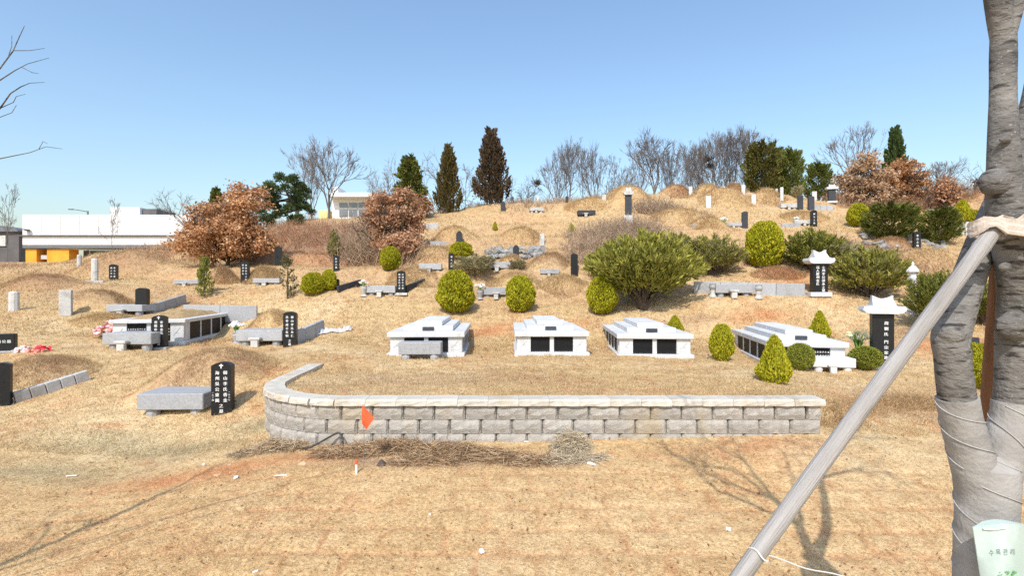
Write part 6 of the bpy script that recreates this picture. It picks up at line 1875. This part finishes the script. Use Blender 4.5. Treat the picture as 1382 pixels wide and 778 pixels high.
# the neighbouring street tree: its twigs reach in at the top left, its shadow falls on the lawn
lb = Vector((-5.35, 1.9, h1(-5.35, 1.9)))
nb_ = thing('street_tree', 'leafless tree outside the left edge whose twigs reach into the sky', 'tree', lb)
segs = []; tips = []; rr_ = np.random.default_rng(91)
def chain(pts, r0, r1, k=1.0):
    for i in range(len(pts) - 1):
        f = i / (len(pts) - 1); g = (i + 1) / (len(pts) - 1)
        segs.append((np.array(pts[i]) - np.array(lb), np.array(pts[i + 1]) - np.array(lb), r1 + (r0 - r1) * (1 - f) ** k, r1 + (r0 - r1) * (1 - g) ** k))
chain([(-5.35, 1.9, lb.z - .15), (-5.34, 1.9, .9), (-5.30, 1.92, 1.7), (-5.26, 1.95, 2.5), (-5.2, 1.98, 3.2), (-5.1, 2.05, 3.9), (-5.05, 2.1, 4.5)], .085, .022)
f0 = (-5.26, 1.95, 2.5)
chain([f0, (-4.7, 2.3, 2.9), (-4.1, 2.6, 3.2), P3(-60, 130, 3.0)], .013, .006)
chain([P3(-60, 130, 3.0), P3(-20, 108, 3.0), P3(0, 92, 3.0), P3(18, 68, 3.0), P3(26, 50, 3.0), P3(33, 35, 3.0)], .006, .0018)
chain([P3(18, 68, 3.0), P3(40, 68, 3.0), P3(60, 65, 3.0)], .0028, .0014); chain([P3(10, 80, 3.0), P3(16, 62, 3.0), P3(16, 48, 3.0)], .0026, .0014)
chain([P3(-60, 130, 3.0), P3(0, 108, 3.02), P3(20, 95, 3.02), P3(37, 86, 3.05), P3(66, 78, 3.05)], .005, .0014); chain([P3(30, 91, 3.05), P3(44, 98, 3.05), P3(52, 99, 3.05)], .0022, .0012)
chain([f0, (-4.6, 2.4, 2.75), (-4.0, 2.8, 3.0), P3(-30, 165, 3.1)], .012, .006)
chain([P3(-30, 165, 3.1), P3(0, 146, 3.1), P3(14, 126, 3.1), P3(28, 117, 3.1), P3(40, 112, 3.1), P3(60, 111, 3.1)], .006, .0014)
chain([P3(0, 146, 3.1), P3(18, 138, 3.1), P3(22, 130, 3.1), P3(34, 127, 3.1)], .003, .0014); chain([P3(-30, 165, 3.1), P3(0, 158, 3.1), P3(16, 152, 3.1), P3(22, 142, 3.1)], .0035, .0014)
chain([(-5.3, 1.92, 1.9), (-4.5, 2.4, 2.4), (-3.8, 2.8, 2.8), P3(-20, 222, 3.05)], .011, .0045)
chain([P3(-20, 222, 3.05), P3(0, 214, 3.05), P3(20, 210, 3.05), P3(40, 206, 3.05), P3(62, 198, 3.05), P3(84, 201, 3.05)], .0045, .0013)
chain([P3(52, 202, 3.05), P3(58, 191, 3.05), P3(64, 194, 3.05)], .002, .0012)
for h_, d in [((-5.22, 1.97, 3.0), (-.7, .5, .7)), ((-5.12, 2.03, 3.7), (.45, .35, .8)), ((-5.16, 2.0, 3.5), (-.5, -.4, .8)), ((-5.05, 2.1, 4.4), (.1, .5, .7))]:
    grow(rr_, np.array(h_) - np.array(lb), np.array(d, float), .45, .017, 2, segs, tips, .2, .06, (2, 2), (.35, .75), (.62, .82), .45, .003)
link('trunk', seg_mesh('trunk', segs, M['cherry']), nb_)

# ------------------------------------------------------------------ small things on the ground
# marker flag
x, y = hit(491, 632); z = h1(x, y)
t = thing('marker_flag', 'orange-red marker flag on a thin wire before the block wall', 'flag', (x, y, z))
ytop = CAMZ - (547 - 389) / F * y - z
MB().tube([(0, 0, -.06), (.004, 0, ytop * .5), (-.012, 0, ytop)], .003, 6).build('wire', M['metal'], t)
fm = MB(); V = []
prf = [(-.012, ytop), (-.03, ytop - .10), (-.035, ytop - .27), (.03, ytop - .36), (.075, ytop - .30), (.14, ytop - .20), (.11, ytop - .15), (.05, ytop - .08)]
prf = [(a * .85, ytop - (ytop - b) * .86) for a, b in prf]
n = len(prf)
A = [(a, .022 * math.sin(a * 40 + b * 16), b) for a, b in prf]; B = [(a, yv + .003, b) for a, yv, b in A]
ctr = (sum(p[0] for p in A) / n, -.02, sum(p[2] for p in A) / n); ctrb = (ctr[0], ctr[1] + .003, ctr[2])
fm.add(A + B + [ctr, ctrb], [(i, (i + 1) % n, 2 * n) for i in range(n)] + [((i + 1) % n + n, i + n, 2 * n + 1) for i in range(n)] + [(i, i + n, (i + 1) % n + n, (i + 1) % n) for i in range(n)])
fm.build('flag_cloth', M['flag'], t)
x, y = hit(481, 640); t = thing('survey_stake', 'small white stake with a red top beside the marker flag', 'stake', (x, y, h1(x, y) - .03))
MB().box((0, 0, .07), (.025, .02, .14), .003).build('stake', M['litter'], t); MB().box((0, 0, .162), (.034, .028, .05), .004).build('red_cap', M['flag'], t)

# raked heaps of straw
def heap(label, spots, seed, pal, name='straw_heap', kind='stuff', cat='straw'):
    r = np.random.default_rng(seed); Vs = []; Cs = []
    for (u, v, rx, ry, h, n, ln) in spots:
        x, y = hit(u, v)
        a = r.random(n) * 6.283; q = np.sqrt(r.random(n))
        px = x + np.cos(a) * q * rx; py = y + np.sin(a) * q * ry
        py = np.minimum(py, 6.96)
        pz = height(px, py) + h * (1 - q ** 2) * r.random(n) ** .8
        d = unit(np.stack([r.normal(size=n) * 1.2, r.normal(size=n) * .6, r.normal(size=n) * .26], -1))
        L_ = ln * (.3 + r.random(n))[:, None]; s = unit(np.cross(d, r.normal(size=(n, 3)))) * .0035
        b = np.stack([px, py, pz], -1) - d * L_ / 2
        e = b + d * L_
        e[:, 1] = np.minimum(e[:, 1], 6.97); b[:, 1] = np.minimum(b[:, 1], 6.97)
        for arr in (b, e): arr[:, 2] = np.maximum(arr[:, 2], height(arr[:, 0], arr[:, 1]) + .004)
        V = np.empty((n, 4, 3)); V[:, 0] = b - s; V[:, 1] = b + s; V[:, 2] = e + s * .6; V[:, 3] = e - s * .6
        Vs.append(V.reshape(-1, 3)); Cs.append(np.repeat(cols(n, pal, r, .3), 4, 0))
    V = np.concatenate(Vs); cen = V.mean(0)
    o = link(name, mesh_np(name, V - cen, np.arange(len(V)).reshape(-1, 4), M['grass'], np.concatenate(Cs)), None, cen)
    tag(o, label, cat, kind=kind)
SP = [(.50, .35, .20), (.60, .45, .27), (.34, .215, .12), (.54, .40, .27), (.26, .15, .085)]; SG = [(.56, .47, .33), (.66, .56, .41), (.42, .33, .22), (.70, .60, .45)]
heap('raked straw and dead stalks lying along the foot of the block wall', [(470, 612, .5, .18, .08, 900, .26), (530, 606, .5, .2, .11, 1300, .26), (600, 611, .5, .22, .11, 1300, .26), (660, 618, .45, .2, .09, 900, .24), (720, 624, .4, .16, .05, 700, .22), (570, 624, .45, .12, .06, 700, .24)], 501, SP)
heap('grey tuft of dead grass heaped against the wall', [(770, 606, .24, .16, .24, 1500, .20), (760, 622, .4, .13, .05, 600, .2), (790, 620, .3, .12, .06, 400, .18)], 502, SG, name='dead_grass_tuft')
heap('dry grass clump at the curved left end of the wall', [(372, 606, .28, .18, .16, 1300, .2), (400, 604, .25, .14, .13, 900, .2), (340, 612, .3, .16, .08, 700, .18)], 503, SP + SG, name='dead_grass_tuft')
# black hose in the straw
x, y = hit(440, 606); z0 = h1(x, y)
hp = [(-.30, -.03, .02), (-.2, -.05, .03), (-.05, 0, .10), (.08, .05, .17), (.16, .06, .19), (.22, .02, .12), (.23, -.02, .04), (.20, -.05, .015)]
op, _ = spline([(Vector(p), 1) for p in hp], 5)
tag(MB().tube(op, .013, 8).build('rubber_hose', M['hose'], None, (x, y, z0), smooth=True), 'dark bent hose sticking out of the straw by the wall', 'hose')
x, y = hit(515, 628)
rn = random.Random(3)
tag(MB().hull([tuple(Vector((rn.gauss(0, 1), rn.gauss(0, 1), rn.gauss(0, 1))).normalized() * rn.uniform(.06, .085)) for _ in range(22)]).build('soil_clod', M['darkbark'], None, (x, y, h1(x, y) - .015)), 'dark clod of earth lying in the straw behind the stake', 'clod')
for i, (u, v, s, lab) in enumerate([(408, 627, .10, 'tan stone at the left end of the straw'), (293, 642, .07, 'tan stone in the red soil patch'), (310, 628, .06, 'small pale stone above the red soil patch'), (333, 640, .045, 'little stone left of the white tile scrap'), (352, 632, .05, 'little stone near the wall curve in red soil'),
                                    (1102, 602, .07, 'pale stone below the right end of the wall'), (700, 628, .04, 'reddish clod right of the straw heap'), (430, 640, .04, 'small clod below the straw heap')]):
    rn = random.Random(60 + i); x, y = hit(u, v)
    tag(MB().hull([tuple(Vector((rn.gauss(0, 1), rn.gauss(0, 1), rn.gauss(0, 1))).normalized() * s * rn.uniform(.55, .75)) for _ in range(26)], Matrix.Diagonal((1.15, .9, .62, 1))).build('stone', M['soilstone'], None, (x, y, h1(x, y) - .012)), lab, 'stone')
def scrap(u, v, w, d, h, rz, lab, seed):
    rn = random.Random(seed); x, y = hit(u, v)
    w *= .8; h *= .4
    pts = [(sx_ * w / 2 * rn.uniform(.75, 1.1), sy_ * d / 2 * rn.uniform(.7, 1.1), z + rn.uniform(-.2, .2) * h) for sx_ in (-1, -.3, .4, 1) for sy_ in (-1, 1) for z in (0, h)]
    o = MB().hull(pts).build('litter_scrap', M['litter'], None, (x, y, h1(x, y) + .004), rz)
    o.rotation_euler = (rn.uniform(-.25, .25), rn.uniform(-.2, .2), rz)
    tag(o, lab, 'litter')
scrap(650, 747, .05, .05, .035, .4, 'white paper scrap at the bottom middle of the lawn', 1)
scrap(983, 716, .05, .045, .035, 1.1, 'white scrap on the lawn left of the pole', 2)
scrap(798, 628, .14, .05, .03, -.2, 'white tile scrap below the grey grass tuft', 3)
scrap(378, 644, .17, .04, .03, .35, 'long white scrap in the soil left of the stake', 4)
scrap(97, 644, .14, .05, .03, .5, 'white scrap on the grey grass at the left', 5)
scrap(319, 646, .06, .05, .04, .2, 'small white scrap below the red soil', 6)
scrap(580, 696, .03, .025, .02, .2, 'tiny pale fleck in the middle of the lawn', 7)
scrap(710, 598, .07, .04, .03, .2, 'white chip at the wall foot behind the straw', 8)
scrap(345, 774, .05, .03, .02, .2, 'pale fleck at the bottom edge left of centre', 9)
scrap(275, 628, .04, .03, .02, .2, 'tiny white chip right of the grey grass', 10)
r = np.random.default_rng(611); n = 5200
ly = 4.2 * (26 / 4.2) ** r.random(n); lx = (r.random(n) * 2 - 1) * (ly * 1.1 + .4)
ok = ~((wall_sdf(lx, ly) > -.5) & (wall_sdf(lx, ly) < .27)) & (r.random(n) < sstep(.38, .62, fbm(lx * .7, ly * .7, 191, 3)))
lx = lx[ok]; ly = ly[ok]; n = len(lx)
pos = np.stack([lx, ly, height(lx, ly) + .012 + .015 * r.random(n)], -1)
sz = (.022 + .03 * r.random(n)) * np.clip(ly / 9, .8, 1.8)
V, Fq = flakes(pos, np.stack([r.normal(size=n), r.normal(size=n), .35 * r.normal(size=n)], -1), sz, sz * .30, r, .5)
lo = link('fallen_leaves', mesh_np('fallen_leaves', V, Fq, M['oakleaf'], np.repeat(cols(n, [(.40, .22, .11), (.30, .15, .08), (.52, .34, .20), (.58, .42, .27)], r), 4, 0)))
tag(lo, 'scattered fallen brown leaves lying over the dry lawn', 'leaves', kind='stuff')
def tufts(label, n, seed, y0, y1, hh):
    r = np.random.default_rng(seed)
    ty = y0 * (y1 / y0) ** r.random(n); tx = (r.random(n) * 2 - 1) * (ty * 1.1 + .3)
    s_ = wall_sdf(tx, ty); ok = ~((s_ > -.5) & (s_ < .3)) & (r.random(n) < sstep(.40, .66, fbm(tx * .5 + 5, ty * .5, 201, 3)))
    tx = tx[ok]; ty = ty[ok]; n = len(tx); m_ = 16
    i = np.repeat(np.arange(n), m_)
    sc = (np.clip(ty / 10, .7, 2.2))[i]
    bx = tx[i] + r.normal(size=n * m_) * .035 * sc; by = ty[i] + r.normal(size=n * m_) * .035 * sc; bz = height(bx, by) - .01
    h_ = hh * (.4 + .8 * r.random(n * m_)) * (.6 + .8 * r.random(n))[i] * sc; a = r.random(n * m_) * 6.283; ln = h_ * (.25 + .7 * r.random(n * m_)); w = .0028 * sc; a2 = r.random(n * m_) * 6.283
    V = np.empty((n * m_, 3, 3)); V[:, 0] = np.stack([bx - np.cos(a2) * w, by - np.sin(a2) * w, bz], -1); V[:, 1] = np.stack([bx + np.cos(a2) * w, by + np.sin(a2) * w, bz], -1); V[:, 2] = np.stack([bx + np.cos(a) * ln, by + np.sin(a) * ln, bz + h_], -1)
    c = gcol(bx, by) * (.7 + .6 * r.random(n * m_))[:, None]
    o = link('grass_tufts', mesh_np('grass_tufts', V.reshape(-1, 3), np.arange(3 * n * m_).reshape(-1, 3), M['grass'], np.repeat(np.clip(c, 0, .8), 3, 0)))
    tag(o, label, 'grass', kind='stuff')
tufts('taller tufts of dry grass dotted over lawn and slope', 5200, 621, 6.6, 30, .075)
# crumpled white plastic sheet up the slope
x, y = hit(450, 451); rn = random.Random(21); m_ = MB(); NX, NY = 14, 5; V = []
for j in range(NY):
    for i in range(NX):
        fx_ = i / (NX - 1); px = -.42 + .80 * fx_; py = (j / (NY - 1) - .5) * (.34 - .2 * fx_) + .42 * fx_
        V.append((px, py, h1(x + px, y + py) - h1(x, y) + .02 + .16 * rn.random() * (1 - abs(j / (NY - 1) - .5) * 1.7)))
Fc = [(j * NX + i, j * NX + i + 1, (j + 1) * NX + i + 1, (j + 1) * NX + i) for j in range(NY - 1) for i in range(NX - 1)]
nn_ = len(V); V2 = [(a, b, c - .006) for a, b, c in V]
m_.add(V + V2, Fc + [tuple(reversed([q + nn_ for q in f])) for f in Fc])
tag(m_.build('plastic_sheet', M['plastic'], None, (x, y, h1(x, y))), 'crumpled white plastic sheet lying on the grass right of the dark curb', 'litter')
